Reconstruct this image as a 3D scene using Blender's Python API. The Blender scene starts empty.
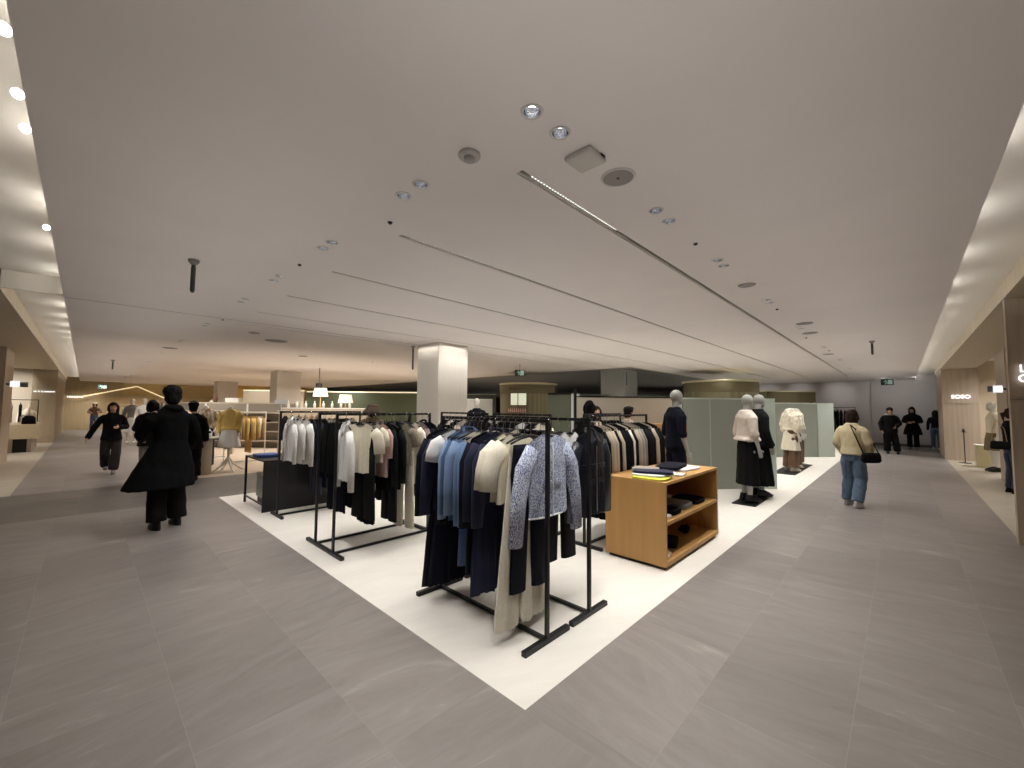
import bpy, math, random
from mathutils import Vector, Matrix, noise
random.seed(7)
SC = bpy.context.scene
COL = SC.collection
R_ = math.radians

# ---------------------------------------------------------------- camera
cam_d = bpy.data.cameras.new('camera')
cam = bpy.data.objects.new('camera', cam_d); COL.objects.link(cam)
cam_d.sensor_width = 36.0; cam_d.lens = 408.0/1024*36; cam_d.clip_start = .05; cam_d.clip_end = 200
RW = Matrix(((0.6907407882392131, -0.04739401534662219, -0.7215476219709929),
             (-0.7230548801945211, -0.03382350881823735, -0.6899620355339193),
             (0.008294798946167189, 0.9983034496387093, -0.05763175123051444)))
CAM = Vector((0, 0, 1.6))
cam.matrix_world = Matrix.Translation(CAM) @ RW.to_4x4()
SC.camera = cam
# ---------------------------------------------------------------- world, exposure
w = bpy.data.worlds.new('world'); SC.world = w; w.use_nodes = True
w.node_tree.nodes['Background'].inputs[0].default_value = (.75, .72, .68, 1)
w.node_tree.nodes['Background'].inputs[1].default_value = .02
SC.view_settings.view_transform = 'Standard'; SC.view_settings.look = 'None'
SC.view_settings.gamma = 1; SC.view_settings.use_curve_mapping = False
SC.view_settings.exposure = 0.1
SC.cycles.use_denoising = True
SC.cycles.max_bounces = 6; SC.cycles.diffuse_bounces = 4; SC.cycles.glossy_bounces = 3
SC.cycles.transmission_bounces = 4; SC.cycles.transparent_max_bounces = 6
SC.cycles.sample_clamp_indirect = 4; SC.cycles.caustics_reflective = False; SC.cycles.caustics_refractive = False

WARM = (1, .955, .905); NEUT = (1, .976, .956); COOL = (.96, .98, 1)
def area(name, loc, size, power, color=NEUT, rot=(0, 0, 0), spread=120):
    d = bpy.data.lights.new(name, 'AREA'); d.shape = 'RECTANGLE'; d.size, d.size_y = size
    d.energy = power; d.color = color; d.spread = R_(spread)
    o = bpy.data.objects.new(name, d); COL.objects.link(o); o.location = loc; o.rotation_euler = rot
    return o
def spot(name, loc, power, aim=(0, 0, -1), cone=70, color=NEUT, blend=.6, rad=.04):
    d = bpy.data.lights.new(name, 'SPOT'); d.energy = power; d.spot_size = R_(cone); d.spot_blend = blend
    d.color = color; d.shadow_soft_size = rad
    o = bpy.data.objects.new(name, d); COL.objects.link(o); o.location = loc
    o.rotation_euler = Vector(aim).to_track_quat('-Z', 'Y').to_euler()
    return o
# light of the ceiling slots over the white sales floor (lines run along x at these y)
SLOTS = [1.60, 2.93, 4.26, 5.63, 6.95, 8.20]
for i, y in enumerate(SLOTS):
    x0, x1 = 1.85, (21.8 if i < 3 else 12.4)
    if i >= 3: x1 = 12.4
    n = 3 if x1 > 15 else 2
    L = (x1-x0)/n
    for k in range(n):
        area('slot_light', (x0+L*(k+.5), y, 2.985), (L*.96, .03), 5.2*L, NEUT, spread=100)
# slots over the department beyond the cross aisle
for y in (12.6, 15.2, 16.8, 20.6, 23.5, 27, 31):
    area('slot_light', (7.2, y, 2.985), (10.5, .03), 95, WARM, spread=130)
# pairs of recessed downlights along both aisles: column x = 1.40 and row y = 1.215
DL = [(1.40, y) for y in (1.222, 2.15, 2.35, 3.49, 3.68, 4.82, 5.05, 6.21, 6.43)] + \
     [(x, 1.215) for x in (1.61, 2.73, 2.95, 4.055, 4.25, 5.96, 6.16, 8.2, 8.45, 11.2, 11.45, 14.3, 14.55, 17.5, 17.75, 20.6, 20.85)] + \
     [(1.40, y) for y in (8.6, 8.85, 11.3, 11.55, 14.4, 14.65, 17.5, 17.75, 21, 21.25, 25, 25.25, 29, 29.25, 33, 33.25)]
for x, y in DL:
    if x == 1.40:
        spot('downlight_beam', (x, y, 2.97), 36, (-.25, 0, -1) if y > 2 else (-.1, -.1, -1), 100)
    else:
        spot('downlight_beam', (x, y, 2.97), 34, (0, -.25, -1), 100)

# added upward fill lights, not store fixtures, brighten the plaster ceiling
def bounce_fill(x, y, sx, sy, p): area('bounce_fill', (x, y, 2.02), (sx, sy), p, NEUT, (math.pi, 0, 0), 175)
bounce_fill(5.5, 4.8, 7.0, 6.0, 30); bounce_fill(13.5, 4.0, 8.0, 4.5, 16); bounce_fill(.7, 6.5, 1.2, 9, 9); bounce_fill(8.5, .5, 14, 1.2, 13)
bounce_fill(.6, .5, 1.6, 1.4, 4); bounce_fill(.7, 20, 1.2, 16, 12); bounce_fill(20, .4, 8, 1.2, 8); bounce_fill(6.5, 14, 9, 6, 24)
# ---------------------------------------------------------------- materials
def s2l(c):
    return tuple(((v/255)/12.92 if v/255 <= .04045 else ((v/255+.055)/1.055)**2.4) for v in c)
MATS = {}
CP = 1.0
def mat(name, rgb, rough=.6, metal=0., kind=None, scale=20., amt=.12, bump=0., rgb2=None, emis=0., trans=0., sheen=0., spec=None, alpha=1.):
    if name in MATS: return MATS[name]
    m = bpy.data.materials.new(name); m.use_nodes = True; MATS[name] = m
    nt = m.node_tree; N = nt.nodes; Lk = nt.links; b = N['Principled BSDF']
    c = (*s2l(rgb), 1)
    b.inputs['Base Color'].default_value = c; b.inputs['Roughness'].default_value = rough
    b.inputs['Metallic'].default_value = metal
    if spec is not None: b.inputs['Specular IOR Level'].default_value = spec
    if emis: b.inputs['Emission Color'].default_value = c; b.inputs['Emission Strength'].default_value = emis
    if trans: b.inputs['Transmission Weight'].default_value = trans
    if alpha < 1: b.inputs['Alpha'].default_value = alpha
    if sheen: b.inputs['Sheen Weight'].default_value = sheen; b.inputs['Sheen Roughness'].default_value = .5
    if kind or bump:
        tc = N.new('ShaderNodeTexCoord'); mp = N.new('ShaderNodeMapping'); Lk.new(tc.outputs['Object'], mp.inputs[0])
        if kind == 'wood': mp.inputs['Scale'].default_value = (scale, scale, scale*.06)
        elif kind == 'rib': mp.inputs['Scale'].default_value = (scale, scale, .01)
        else: mp.inputs['Scale'].default_value = (scale,)*3
        if kind == 'tweed':
            t = N.new('ShaderNodeTexVoronoi'); t.inputs['Scale'].default_value = 1
            fac = t.outputs['Color']
            sx = N.new('ShaderNodeSeparateColor'); Lk.new(fac, sx.inputs[0]); fac = sx.outputs[0]
            mp.inputs['Scale'].default_value = (scale*1.6, scale, scale*.45)
        elif kind == 'rib':
            t = N.new('ShaderNodeTexWave'); t.inputs['Scale'].default_value = 1; t.inputs['Distortion'].default_value = 0; fac = t.outputs['Fac']
        else:
            t = N.new('ShaderNodeTexNoise'); t.inputs['Scale'].default_value = 1; t.inputs['Detail'].default_value = 5; fac = t.outputs['Fac']
        Lk.new(mp.outputs[0], t.inputs['Vector'])
        if kind and amt:
            cr = N.new('ShaderNodeValToRGB'); cr.color_ramp.elements[0].position = .3; cr.color_ramp.elements[1].position = .7
            if rgb2: a, d = (*s2l(rgb2), 1), c
            else:
                a = tuple(v*(1-amt) for v in c[:3])+(1,); d = tuple(min(1, v*(1+amt)) for v in c[:3])+(1,)
            cr.color_ramp.elements[0].color = a; cr.color_ramp.elements[1].color = d
            Lk.new(fac, cr.inputs[0]); Lk.new(cr.outputs[0], b.inputs['Base Color'])
        if bump:
            bp = N.new('ShaderNodeBump'); bp.inputs['Strength'].default_value = bump; bp.inputs['Distance'].default_value = .01
            Lk.new(fac, bp.inputs['Height']); Lk.new(bp.outputs[0], b.inputs['Normal'])
    return m

ANG = .55
def tile_mat(name, c1, c2, vein, ang0=.1, tile=(1.2, .6), swap=False, rough=.38, grout=(150, 145, 138), amp=1., tonal=.24, off=(0, 0)):
    """stone tiles in a running bond; tone and vein direction differ from tile to tile"""
    m = bpy.data.materials.new(name); m.use_nodes = True
    nt = m.node_tree; N = nt.nodes; Lk = nt.links; b = N['Principled BSDF']; b.inputs['Roughness'].default_value = rough
    tc = N.new('ShaderNodeTexCoord'); sp = N.new('ShaderNodeSeparateXYZ'); Lk.new(tc.outputs['Object'], sp.inputs[0])
    def M(op, a, bb=None, cc=None):
        n = N.new('ShaderNodeMath'); n.operation = op
        for i, v in enumerate((a, bb, cc)):
            if v is None: continue
            if isinstance(v, (int, float)): n.inputs[i].default_value = v
            else: Lk.new(v, n.inputs[i])
        return n.outputs[0]
    X, Y = sp.outputs[0], sp.outputs[1]
    X = M('ADD', X, off[0]); Y = M('ADD', Y, off[1])
    if swap: X, Y = Y, X
    ty = M('DIVIDE', Y, tile[1]); row = M('FLOOR', ty); fy = M('FRACT', ty)
    sh = M('MULTIPLY', M('MODULO', row, 2.0), .5)
    tx = M('ADD', M('DIVIDE', X, tile[0]), sh); colm = M('FLOOR', tx); fx = M('FRACT', tx)
    cb = N.new('ShaderNodeCombineXYZ'); Lk.new(colm, cb.inputs[0]); Lk.new(row, cb.inputs[1])
    wn = N.new('ShaderNodeTexWhiteNoise'); wn.noise_dimensions = '3D'; Lk.new(cb.outputs[0], wn.inputs[0])
    # vein coords: rotate per tile, stretched noise
    ang = M('MULTIPLY_ADD', wn.outputs[0], .55, ang0)
    vr = N.new('ShaderNodeVectorRotate'); vr.rotation_type = 'Z_AXIS'; Lk.new(tc.outputs['Object'], vr.inputs['Vector']); Lk.new(ang, vr.inputs['Angle'])
    va = N.new('ShaderNodeVectorMath'); va.operation = 'MULTIPLY_ADD'; Lk.new(vr.outputs[0], va.inputs[0]); va.inputs[1].default_value = (1.1, 4.2, 1)
    vs = N.new('ShaderNodeVectorMath'); vs.operation = 'SCALE'; Lk.new(wn.outputs[1], vs.inputs[0]); vs.inputs['Scale'].default_value = 40
    Lk.new(vs.outputs[0], va.inputs[2])
    t = N.new('ShaderNodeTexNoise'); t.inputs['Scale'].default_value = 1.0; t.inputs['Detail'].default_value = 8; t.inputs['Roughness'].default_value = .7
    t.inputs['Distortion'].default_value = 1.3; Lk.new(va.outputs[0], t.inputs['Vector'])
    cr = N.new('ShaderNodeValToRGB'); e = cr.color_ramp.elements
    e[0].position = .28; e[0].color = (*s2l(c1), 1); e[1].position = .62; e[1].color = (*s2l(c2), 1)
    e2 = e.new(.72); e2.color = (*s2l(vein), 1)
    Lk.new(t.outputs[0], cr.inputs[0])
    hv = N.new('ShaderNodeHueSaturation'); Lk.new(cr.outputs[0], hv.inputs['Color'])
    Lk.new(M('MULTIPLY_ADD', wn.outputs[0], tonal, 1-tonal/2), hv.inputs['Value'])
    g = .0022
    ex = M('MINIMUM', fx, M('SUBTRACT', 1.0, fx)); ey = M('MINIMUM', fy, M('SUBTRACT', 1.0, fy))
    gx = M('LESS_THAN', ex, g/tile[0]); gy = M('LESS_THAN', ey, g/tile[1]); gg = M('MULTIPLY', M('MAXIMUM', gx, gy), .55)
    mx = N.new('ShaderNodeMix'); mx.data_type = 'RGBA'; Lk.new(gg, mx.inputs[0]); Lk.new(hv.outputs[0], mx.inputs[6]); mx.inputs[7].default_value = (*s2l(grout), 1)
    Lk.new(mx.outputs[2], b.inputs['Base Color'])
    return m

M_ceil = mat('ceiling_plaster', (236, 229, 224), .9, kind='noise', scale=1.5, amt=.02)
M_cove = mat('cove_plaster', (232, 226, 214), .85)
M_wood = mat('pale_wood', (180, 164, 145), .55, kind='wood', scale=14, amt=.1)
M_sofit = mat('soffit_veneer', (180, 166, 142), .6, kind='wood', scale=10, amt=.08)
M_black = mat('black_metal', (24, 24, 26), .42, metal=.3)
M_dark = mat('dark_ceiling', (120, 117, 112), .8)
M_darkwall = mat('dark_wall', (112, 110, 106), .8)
M_wallgrey = mat('grey_wall', (190, 182, 178), .8, kind='noise', scale=1, amt=.03)
M_wallgrey2 = mat('darker_grey_wall', (170, 162, 157), .8, kind='noise', scale=1, amt=.03)
M_pillar = mat('pillar_plaster', (205, 199, 188), .75, kind='rib', scale=8, amt=.03, bump=.25)
M_white = mat('white_paint', (232, 230, 224), .5)
M_chrome = mat('chrome', (225, 228, 235), .12, metal=1)
M_glow = mat('lamp_glow', (255, 252, 248), .5, emis=14)
M_sign = mat('lit_sign', (248, 248, 255), .5, emis=1.6)

# ---------------------------------------------------------------- mesh helpers
class MB:
    def __init__(s): s.v = []; s.f = []; s.m = []
    def add(s, vs, fs, mi=0):
        o = len(s.v); s.v += [tuple(p) for p in vs]; s.f += [tuple(i+o for i in q) for q in fs]; s.m += [mi]*len(fs)
    def box(s, x0, y0, z0, x1, y1, z1, mi=0):
        x0, x1 = min(x0, x1), max(x0, x1); y0, y1 = min(y0, y1), max(y0, y1); z0, z1 = min(z0, z1), max(z0, z1)
        s.add([(x, y, z) for z in (z0, z1) for y in (y0, y1) for x in (x0, x1)],
              [(0, 2, 3, 1), (4, 5, 7, 6), (0, 1, 5, 4), (2, 6, 7, 3), (0, 4, 6, 2), (1, 3, 7, 5)], mi)
        return s
    def prism(s, pts, z0, z1, mi=0):
        n = len(pts)
        s.add([(x, y, z0) for x, y in pts]+[(x, y, z1) for x, y in pts],
              [tuple(range(n))[::-1], tuple(range(n, 2*n))]+[(i, (i+1) % n, n+(i+1) % n, n+i) for i in range(n)], mi)
        return s
    def rings(s, rs, cap=True, mi=0):
        n = len(rs[0]); o = []
        for r in rs: o += r
        f = [(k*n+i, k*n+(i+1) % n, (k+1)*n+(i+1) % n, (k+1)*n+i) for k in range(len(rs)-1) for i in range(n)]
        if cap: f += [tuple(range(n))[::-1], tuple((len(rs)-1)*n+i for i in range(n))]
        s.add(o, f, mi); return s
    def lathe(s, prof, c=(0, 0, 0), n=24, mi=0, cap=True):
        return s.rings([[(c[0]+r*math.cos(2*math.pi*i/n), c[1]+r*math.sin(2*math.pi*i/n), c[2]+z) for i in range(n)] for r, z in prof], cap, mi)
    def loft(s, rings, n=20, p=2.0, mi=0, cap=True):
        """horizontal rings (cx, cy, cz, rx, ry)"""
        rs = []
        for cx, cy, cz, rx, ry in rings:
            r = []
            for i in range(n):
                a = 2*math.pi*i/n; c, q = math.cos(a), math.sin(a)
                r.append((cx+rx*math.copysign(abs(c)**(2/p), c), cy+ry*math.copysign(abs(q)**(2/p), q), cz))
            rs.append(r)
        return s.rings(rs, cap, mi)
    def tube(s, pts, rad, n=10, flat=1., mi=0, cap=True, round_end=True, up=None):
        pts = [Vector(p) for p in pts]
        if isinstance(rad, (int, float)): rad = [rad]*len(pts)
        rad = list(rad)
        if round_end:
            d0 = (pts[0]-pts[1]).normalized(); d1 = (pts[-1]-pts[-2]).normalized()
            pts = [pts[0]+d0*rad[0]*.8, pts[0]+d0*rad[0]*.5]+pts+[pts[-1]+d1*rad[-1]*.5, pts[-1]+d1*rad[-1]*.8]
            rad = [rad[0]*.35, rad[0]*.8]+rad+[rad[-1]*.8, rad[-1]*.35]
        rs = []; prev = None
        for i, p in enumerate(pts):
            t = (pts[min(i+1, len(pts)-1)]-pts[max(i-1, 0)]).normalized()
            if prev is None:
                ref = Vector(up) if up else (Vector((0, 1, 0)) if abs(t.y) < .9 else Vector((1, 0, 0)))
            else: ref = prev
            v = (ref-t*ref.dot(t)).normalized(); u = t.cross(v); prev = v
            rs.append([tuple(p+u*rad[i]*math.cos(2*math.pi*k/n)+v*rad[i]*flat*math.sin(2*math.pi*k/n)) for k in range(n)])
        return s.rings(rs, cap, mi)
    def ell(s, c, r, n=16, m=10, mi=0, tilt=0.):
        rs = []
        for k in range(m+1):
            a = -math.pi/2+math.pi*(k*.98+.01*m)/m
            ring = []
            for i in range(n):
                b = 2*math.pi*i/n
                x = r[0]*math.cos(a)*math.cos(b); y = r[1]*math.cos(a)*math.sin(b); z = r[2]*math.sin(a)
                if tilt: y, z = y*math.cos(tilt)-z*math.sin(tilt), y*math.sin(tilt)+z*math.cos(tilt)
                ring.append((c[0]+x, c[1]+y, c[2]+z))
            rs.append(ring)
        return s.rings(rs, True, mi)
    def mesh(s, name, mats, smooth=False):
        me = bpy.data.meshes.new(name); me.from_pydata(s.v, [], s.f)
        for m in (mats if isinstance(mats, (list, tuple)) else [mats]): me.materials.append(m)
        if any(s.m): me.polygons.foreach_set('material_index', s.m)
        if smooth: me.polygons.foreach_set('use_smooth', [True]*len(me.polygons))
        me.update(); return me

def link(name, me, parent=None, loc=None, rz=0):
    o = bpy.data.objects.new(name, me); COL.objects.link(o)
    if parent is not None: o.parent = parent
    if loc is not None: o.location = loc
    if rz: o.rotation_euler = (0, 0, rz)
    return o
def bevel(o, wd=.004, seg=2):
    m = o.modifiers.new('bevel', 'BEVEL'); m.width = wd; m.segments = seg; m.limit_method = 'ANGLE'; return o
def part(name, mb, mats, parent, smooth=False, bev=0):
    o = link(name, mb.mesh(name, mats, smooth), parent)
    if bev: bevel(o, bev)
    return o
def tag(o, label, cat, group=None, kind=None):
    o['label'] = label; o['category'] = cat
    if group: o['group'] = group
    if kind: o['kind'] = kind
    return o
def thing(name, label, cat, loc=(0, 0, 0), rz=0, group=None):
    o = bpy.data.objects.new(name, None); COL.objects.link(o); o.location = loc; o.rotation_euler = (0, 0, rz)
    o.empty_display_size = .1
    return tag(o, label, cat, group)
def struct(name, mb, mats, smooth=False, parent=None):
    o = link(name, mb.mesh(name, mats, smooth), parent); o['kind'] = 'structure'; return o
KIDS = {}
def copy_thing(o, loc=None, rz=None, label=None, group=None):
    def cp(a, par):
        c = a.copy(); COL.objects.link(c)
        if par is not None: c.parent = par
        for ch in [k for k in a.children]: cp(ch, c)
        return c
    c = cp(o, None)
    if loc is not None: c.location = loc
    if rz is not None: c.rotation_euler = (0, 0, rz)
    if label: c['label'] = label
    if group: c['group'] = group
    return c
def ray_at(u, v):
    return RW @ Vector((u-512, -(v-384), -408))
def at_z(u, v, z=0.):
    r = ray_at(u, v); t = (z-1.6)/r.z; return CAM+r*t
def text_mesh(name, s, size, mats, depth=.01, spacing=1.):
    c = bpy.data.curves.new(name, 'FONT'); c.body = s; c.size = size; c.extrude = depth; c.space_character = spacing
    c.align_x = 'CENTER'; c.align_y = 'CENTER'
    o = bpy.data.objects.new(name, c); COL.objects.link(o)
    dg = bpy.context.evaluated_depsgraph_get(); me = bpy.data.meshes.new_from_object(o.evaluated_get(dg))
    bpy.data.objects.remove(o); bpy.data.curves.remove(c); me.name = name
    me.materials.clear(); me.materials.append(mats)
    return me

#==STRUCTURE==
H = 3.0
# floors
T_left = tile_mat('aisle_tile_left', (122, 115, 110), (141, 134, 129), (160, 153, 147), ang0=-.3, tile=(1.2, .635), swap=True, off=(-.42, 0))
T_right = tile_mat('aisle_tile_right', (122, 115, 110), (141, 134, 129), (160, 153, 147), ang0=1.25, tile=(1.2, .63), off=(0, -.24))
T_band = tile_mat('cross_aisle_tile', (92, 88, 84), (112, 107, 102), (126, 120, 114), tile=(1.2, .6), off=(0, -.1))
T_pad = tile_mat('sales_floor_tile', (226, 220, 209), (233, 228, 218), (238, 234, 226), tile=(1.2, 1.2), rough=.45, grout=(215, 208, 195), tonal=.03, off=(-1.69, -1.5))
T_pale = tile_mat('boutique_tile', (176, 166, 150), (188, 178, 162), (198, 188, 172), tile=(1.2, .6), rough=.4, tonal=.06)
T_warm = tile_mat('warm_boutique_tile', (186, 168, 146), (196, 178, 156), (204, 188, 166), tile=(1.2, .6), rough=.4, tonal=.06)
def slab(name, x0, y0, x1, y1, m, z=0., th=.1):
    return struct(name, MB().box(x0, y0, z-th, x1, y1, z), m)
slab('floor', -.82, -.5, 1.69, 8.66, T_left)                 # left aisle, near
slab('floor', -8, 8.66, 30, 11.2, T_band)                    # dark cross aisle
slab('floor', -.82, 11.2, 1.75, 37.2, T_left)
slab('floor', 1.69, -1.0, 25.6, 1.5, T_right)                # right aisle
slab('floor', -8, -4, 1.69, -.5, T_right)
slab('floor', -8, -.5, -.82, 8.66, T_pale)
slab('floor', 1.69, -4, 8.0, -1.0, T_pale)
slab('floor', 8.0, -8, 25.6, -1.0, T_pale)
slab('floor', -8, 11.2, -.82, 37.2, T_pale)
slab('floor', 1.69, 1.5, 30, 8.66, T_pad)
slab('floor', 1.75, 11.2, 14, 37.2, T_warm)
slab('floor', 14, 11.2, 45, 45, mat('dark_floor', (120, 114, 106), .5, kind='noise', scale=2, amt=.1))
# ceiling: strips between the lighting slots, void (darker, higher) beyond x 12.7 / y 6.6
SW = .05
def slab_c(x0, y0, x1, y1, m=M_ceil, z=H, th=.04, name='ceiling'):
    return struct(name, MB().box(x0, y0, z, x1, y1, z+th), m)
ys = [-.446]+SLOTS
X0, XS = -.255, 1.72
def drilled(x0, y0, x1, y1, pts, r=.0425):
    """ceiling slab with round holes for the recessed downlights"""
    a = bpy.data.objects.new('a', MB().box(x0, y0, H, x1, y1, H+.04).mesh('ceiling', M_ceil)); COL.objects.link(a)
    cb = MB()
    for x, y in pts: cb.lathe([(r, H-.1), (r, H+.1)], (x, y, 0), 28)
    b = bpy.data.objects.new('b', cb.mesh('b', [])); COL.objects.link(b)
    md = a.modifiers.new('h', 'BOOLEAN'); md.operation = 'DIFFERENCE'; md.solver = 'EXACT'; md.object = b
    dg = bpy.context.evaluated_depsgraph_get(); me = bpy.data.meshes.new_from_object(a.evaluated_get(dg))
    bpy.data.objects.remove(a); bpy.data.objects.remove(b)
    o = link('ceiling', me); o['kind'] = 'structure'
cm = MB()
drilled(X0, -.446, XS, 36.3, [p for p in DL if p[0] < XS])   # over the left aisle and corner
edges = [-.446]
for i, y in enumerate(SLOTS):
    xe = 21.9 if y < 6.6 and i < 3 else 12.7
    if i == 0: drilled(XS, -.446, 21.9, y-SW/2, [p for p in DL if p[0] > XS])
    else: cm.box(XS, edges[-1], H, 21.9 if i < 3 else 12.7, y-SW/2, H+.04)
    edges.append(y+SW/2)
cm.box(21.9, -.446, H, 25.6, 6.6, H+.04)
cm.box(12.7, SLOTS[3]+SW/2, H, 21.9, 6.6, H+.04)
cm.box(12.7, SLOTS[2]+SW/2, H, 21.9, SLOTS[3]-SW/2, H+.04)
cm.box(XS, SLOTS[5]+SW/2, H, 12.7, 37.3, H+.04)
struct('ceiling', cm, M_ceil)
# lip of the void, dark ceiling over it
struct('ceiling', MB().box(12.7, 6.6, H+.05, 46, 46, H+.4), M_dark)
struct('trim_1', MB().box(12.66, 6.56, H-.01, 30, 6.64, H+.36).box(12.66, 6.56, H-.01, 12.74, 37, H+.36), mat('void_lip', (200, 190, 172), .8))
# coves
def cove(axis):
    m = MB(); f = MB()
    if axis == 'r':
        m.box(-4, -1.0, 3.21, 25.6, -.17, 3.25); m.box(-4, -.2, H+.02, 25.6, -.17, 3.25)
    else:
        m.box(-1.0, -1, 3.24, 0, 36.3, 3.28); m.box(-.03, -1, H+.02, 0, 36.3, 3.28)
        m.box(-8, -1.0, 3.24, -1.0, 7.9, 3.28)
    return m
struct('ceiling', MB().box(-1.0, 7.9, 3.015, -.26, 7.93, 3.24), M_cove)
struct('trim_5', MB().box(-.25, 7.893, H-.003, 12.6, 7.9, H), mat('ceiling_joint', (120, 112, 104), .8))
struct('ceiling', cove('r'), M_cove); struct('ceiling', cove('l'), M_cove)
# soffits with lit wood edge
struct('ceiling', MB().box(5.4, -.98, H, 22.9, -.95, 3.21).box(5.4, -1.75, H, 22.9, -.98, 3.05), M_sofit)
struct('ceiling', MB().box(-.81, 7.93, H, -.78, 35.2, 3.24).box(-4.5, 7.93, H, -.81, 25.4, 3.05).box(-4.5, 7.9, H, -.78, 7.95, 3.24).box(-1.6, 26.0, H, -.81, 35.2, 3.05), M_sofit)
struct('ceiling', MB().box(5.4, -8, 3.25, 25.6, -1.75, 3.3).box(-8, 7.9, 3.3, -4.5, 37, 3.35).box(-4.5, 26, 3.3, -1.6, 37, 3.35), M_ceil)
# ceiling behind the camera and over the entrances
struct('ceiling', MB().box(-8, -4, 3.25, 5.4, -.99, 3.3), M_ceil)
# walls
struct('wall_right', MB().box(25.5, -9, -.05, 25.7, 1.05, 3.4), M_wallgrey2)
struct('wall_right', MB().box(25.62, 1.05, -.05, 25.8, 9, 3.4), M_wallgrey)
struct('baseboard_right', MB().box(25.47, -.97, 0, 25.5, 1.05, .12), mat('dark_baseboard', (84, 78, 74), .6))
struct('wall_left', MB().box(-9, 37.2, -.05, 1.75, 37.4, 3.4), mat('veneer_far', (200, 178, 138), .55, kind='wood', scale=10, amt=.08))
struct('wall_back', MB().box(1.75, 37.2, -.05, 12.7, 37.4, 3.4), mat('cream_far', (214, 192, 140), .7))
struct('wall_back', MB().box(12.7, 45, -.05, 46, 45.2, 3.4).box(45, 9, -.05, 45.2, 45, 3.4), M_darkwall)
# walls out of the picture that close the room
struct('wall_left', MB().box(-8.1, -4, -.05, -8, 37.3, 3.4), M_wallgrey)
struct('wall_front', MB().box(-8, -4.1, -.05, 8, -4, 3.4), M_wallgrey)
struct('wall_front', MB().box(8, -8.1, -.05, 25.6, -8, 3.4), M_wood)
# boutique fascia panels on the right
def panel_r(x, y0, y1, d, name='wall_right', m=M_wood, z1=3.0):
    return struct(name, MB().box(x, y0, 0, x+d, y1, z1), m)
panel_r(7.85, -2.6, -.96, .12)
struct('trim_2', MB().box(7.84, -2.6, 1.745, 7.85, -.96, 1.75), mat('joint_shadow', (120, 104, 86), .7))
panel_r(19.8, -1.78, -.97, 2.6)
struct('trim_3', MB().box(19.79, -1.78, 1.845, 19.8, -.97, 1.85), MATS['joint_shadow'])
panel_r(20.4, -8, -1.78, .2, m=mat('pale_boutique_wall', (214, 198, 172), .8), z1=3.25)
panel_r(13.9, -2.6, -1.65, 1.3)
# left: panels
struct('wall_left', MB().box(-2.9, 16.1, 0, -1.4, 17.8, 3.0), M_wood)
struct('wall_left', MB().box(-1.5, 25.5, 0, -.82, 35.2, 3.0), mat('brown_veneer', (158, 142, 118), .55, kind='wood', scale=10, amt=.1))
struct('wall_left', MB().box(-8, 26.2, 0, -1.5, 26.3, 3.3), mat('cream_boutique_wall', (216, 204, 182), .8))
# pillars
for (x, y, s_) in ((5.2, 7.15, .8), (5.3, 18.1, .9), (5.3, 28.7, 1.0)):
    struct('wall_pillar', MB().box(x, y, 0, x+s_, y+s_, 3.0), M_pillar)
struct('wall_pillar', MB().box(13.75, 7.4, 0, 14.75, 8.4, 3.05), mat('cool_pillar', (150, 152, 148), .8))
#==GARMENTS==
SK = {}
def fab(name, rgb, **k):
    k.setdefault('rough', .9); k.setdefault('kind', 'noise'); k.setdefault('scale', 60); k.setdefault('amt', .06); k.setdefault('sheen', .15); k.setdefault('bump', .15)
    return mat('fabric_'+name, rgb, **k)
F = dict(
    navy=fab('navy', (22, 26, 54), sheen=.05), black=fab('black', (13, 13, 15), sheen=0, spec=.2), dnavy=fab('dark_navy', (15, 17, 30), sheen=0, spec=.2),
    cream=fab('cream', (242, 234, 212)), white=fab('white', (240, 238, 234)), sand=fab('sand', (196, 184, 162)),
    lblue=fab('light_blue', (128, 152, 188)), blue=fab('slate_blue', (98, 124, 160)), denim=fab('denim', (66, 92, 128), amt=.2),
    pink=fab('dusty_pink', (205, 172, 162)), greige=fab('greige', (168, 160, 146)), beige=fab('beige', (190, 176, 156)),
    camel=fab('camel', (186, 150, 92)), yellow=fab('yellow', (222, 190, 112)), grey=fab('grey', (132, 130, 126)),
    tweed=fab('blue_tweed', (232, 236, 244), kind='tweed', scale=290, amt=.3, rgb2=(62, 88, 146), bump=.5),
    tan=fab('tan_tweed', (176, 164, 142), kind='tweed', scale=150, rgb2=(132, 122, 104), bump=.4),
    plaid=fab('plum_check', (150, 132, 128), kind='tweed', scale=90, rgb2=(110, 92, 92)),
    leather=mat('black_leather', (24, 28, 38), .3, kind='noise', scale=30, amt=.2, bump=.35),
    brown=fab('brown', (96, 70, 50)), hiviz=fab('bright_yellow', (226, 224, 72)), denimdark=fab('dark_denim', (36, 46, 70)),
    royal=fab('royal_blue', (34, 62, 120)), floral=fab('floral', (196, 182, 170), kind='tweed', scale=26, rgb2=(150, 130, 96)),
    jeans=fab('jeans', (84, 104, 126), amt=.2), shearling=fab('cream_shearling', (214, 200, 160), scale=90, bump=.6))
M_hook = mat('hook_steel', (190, 190, 195), .25, metal=1)

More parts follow.
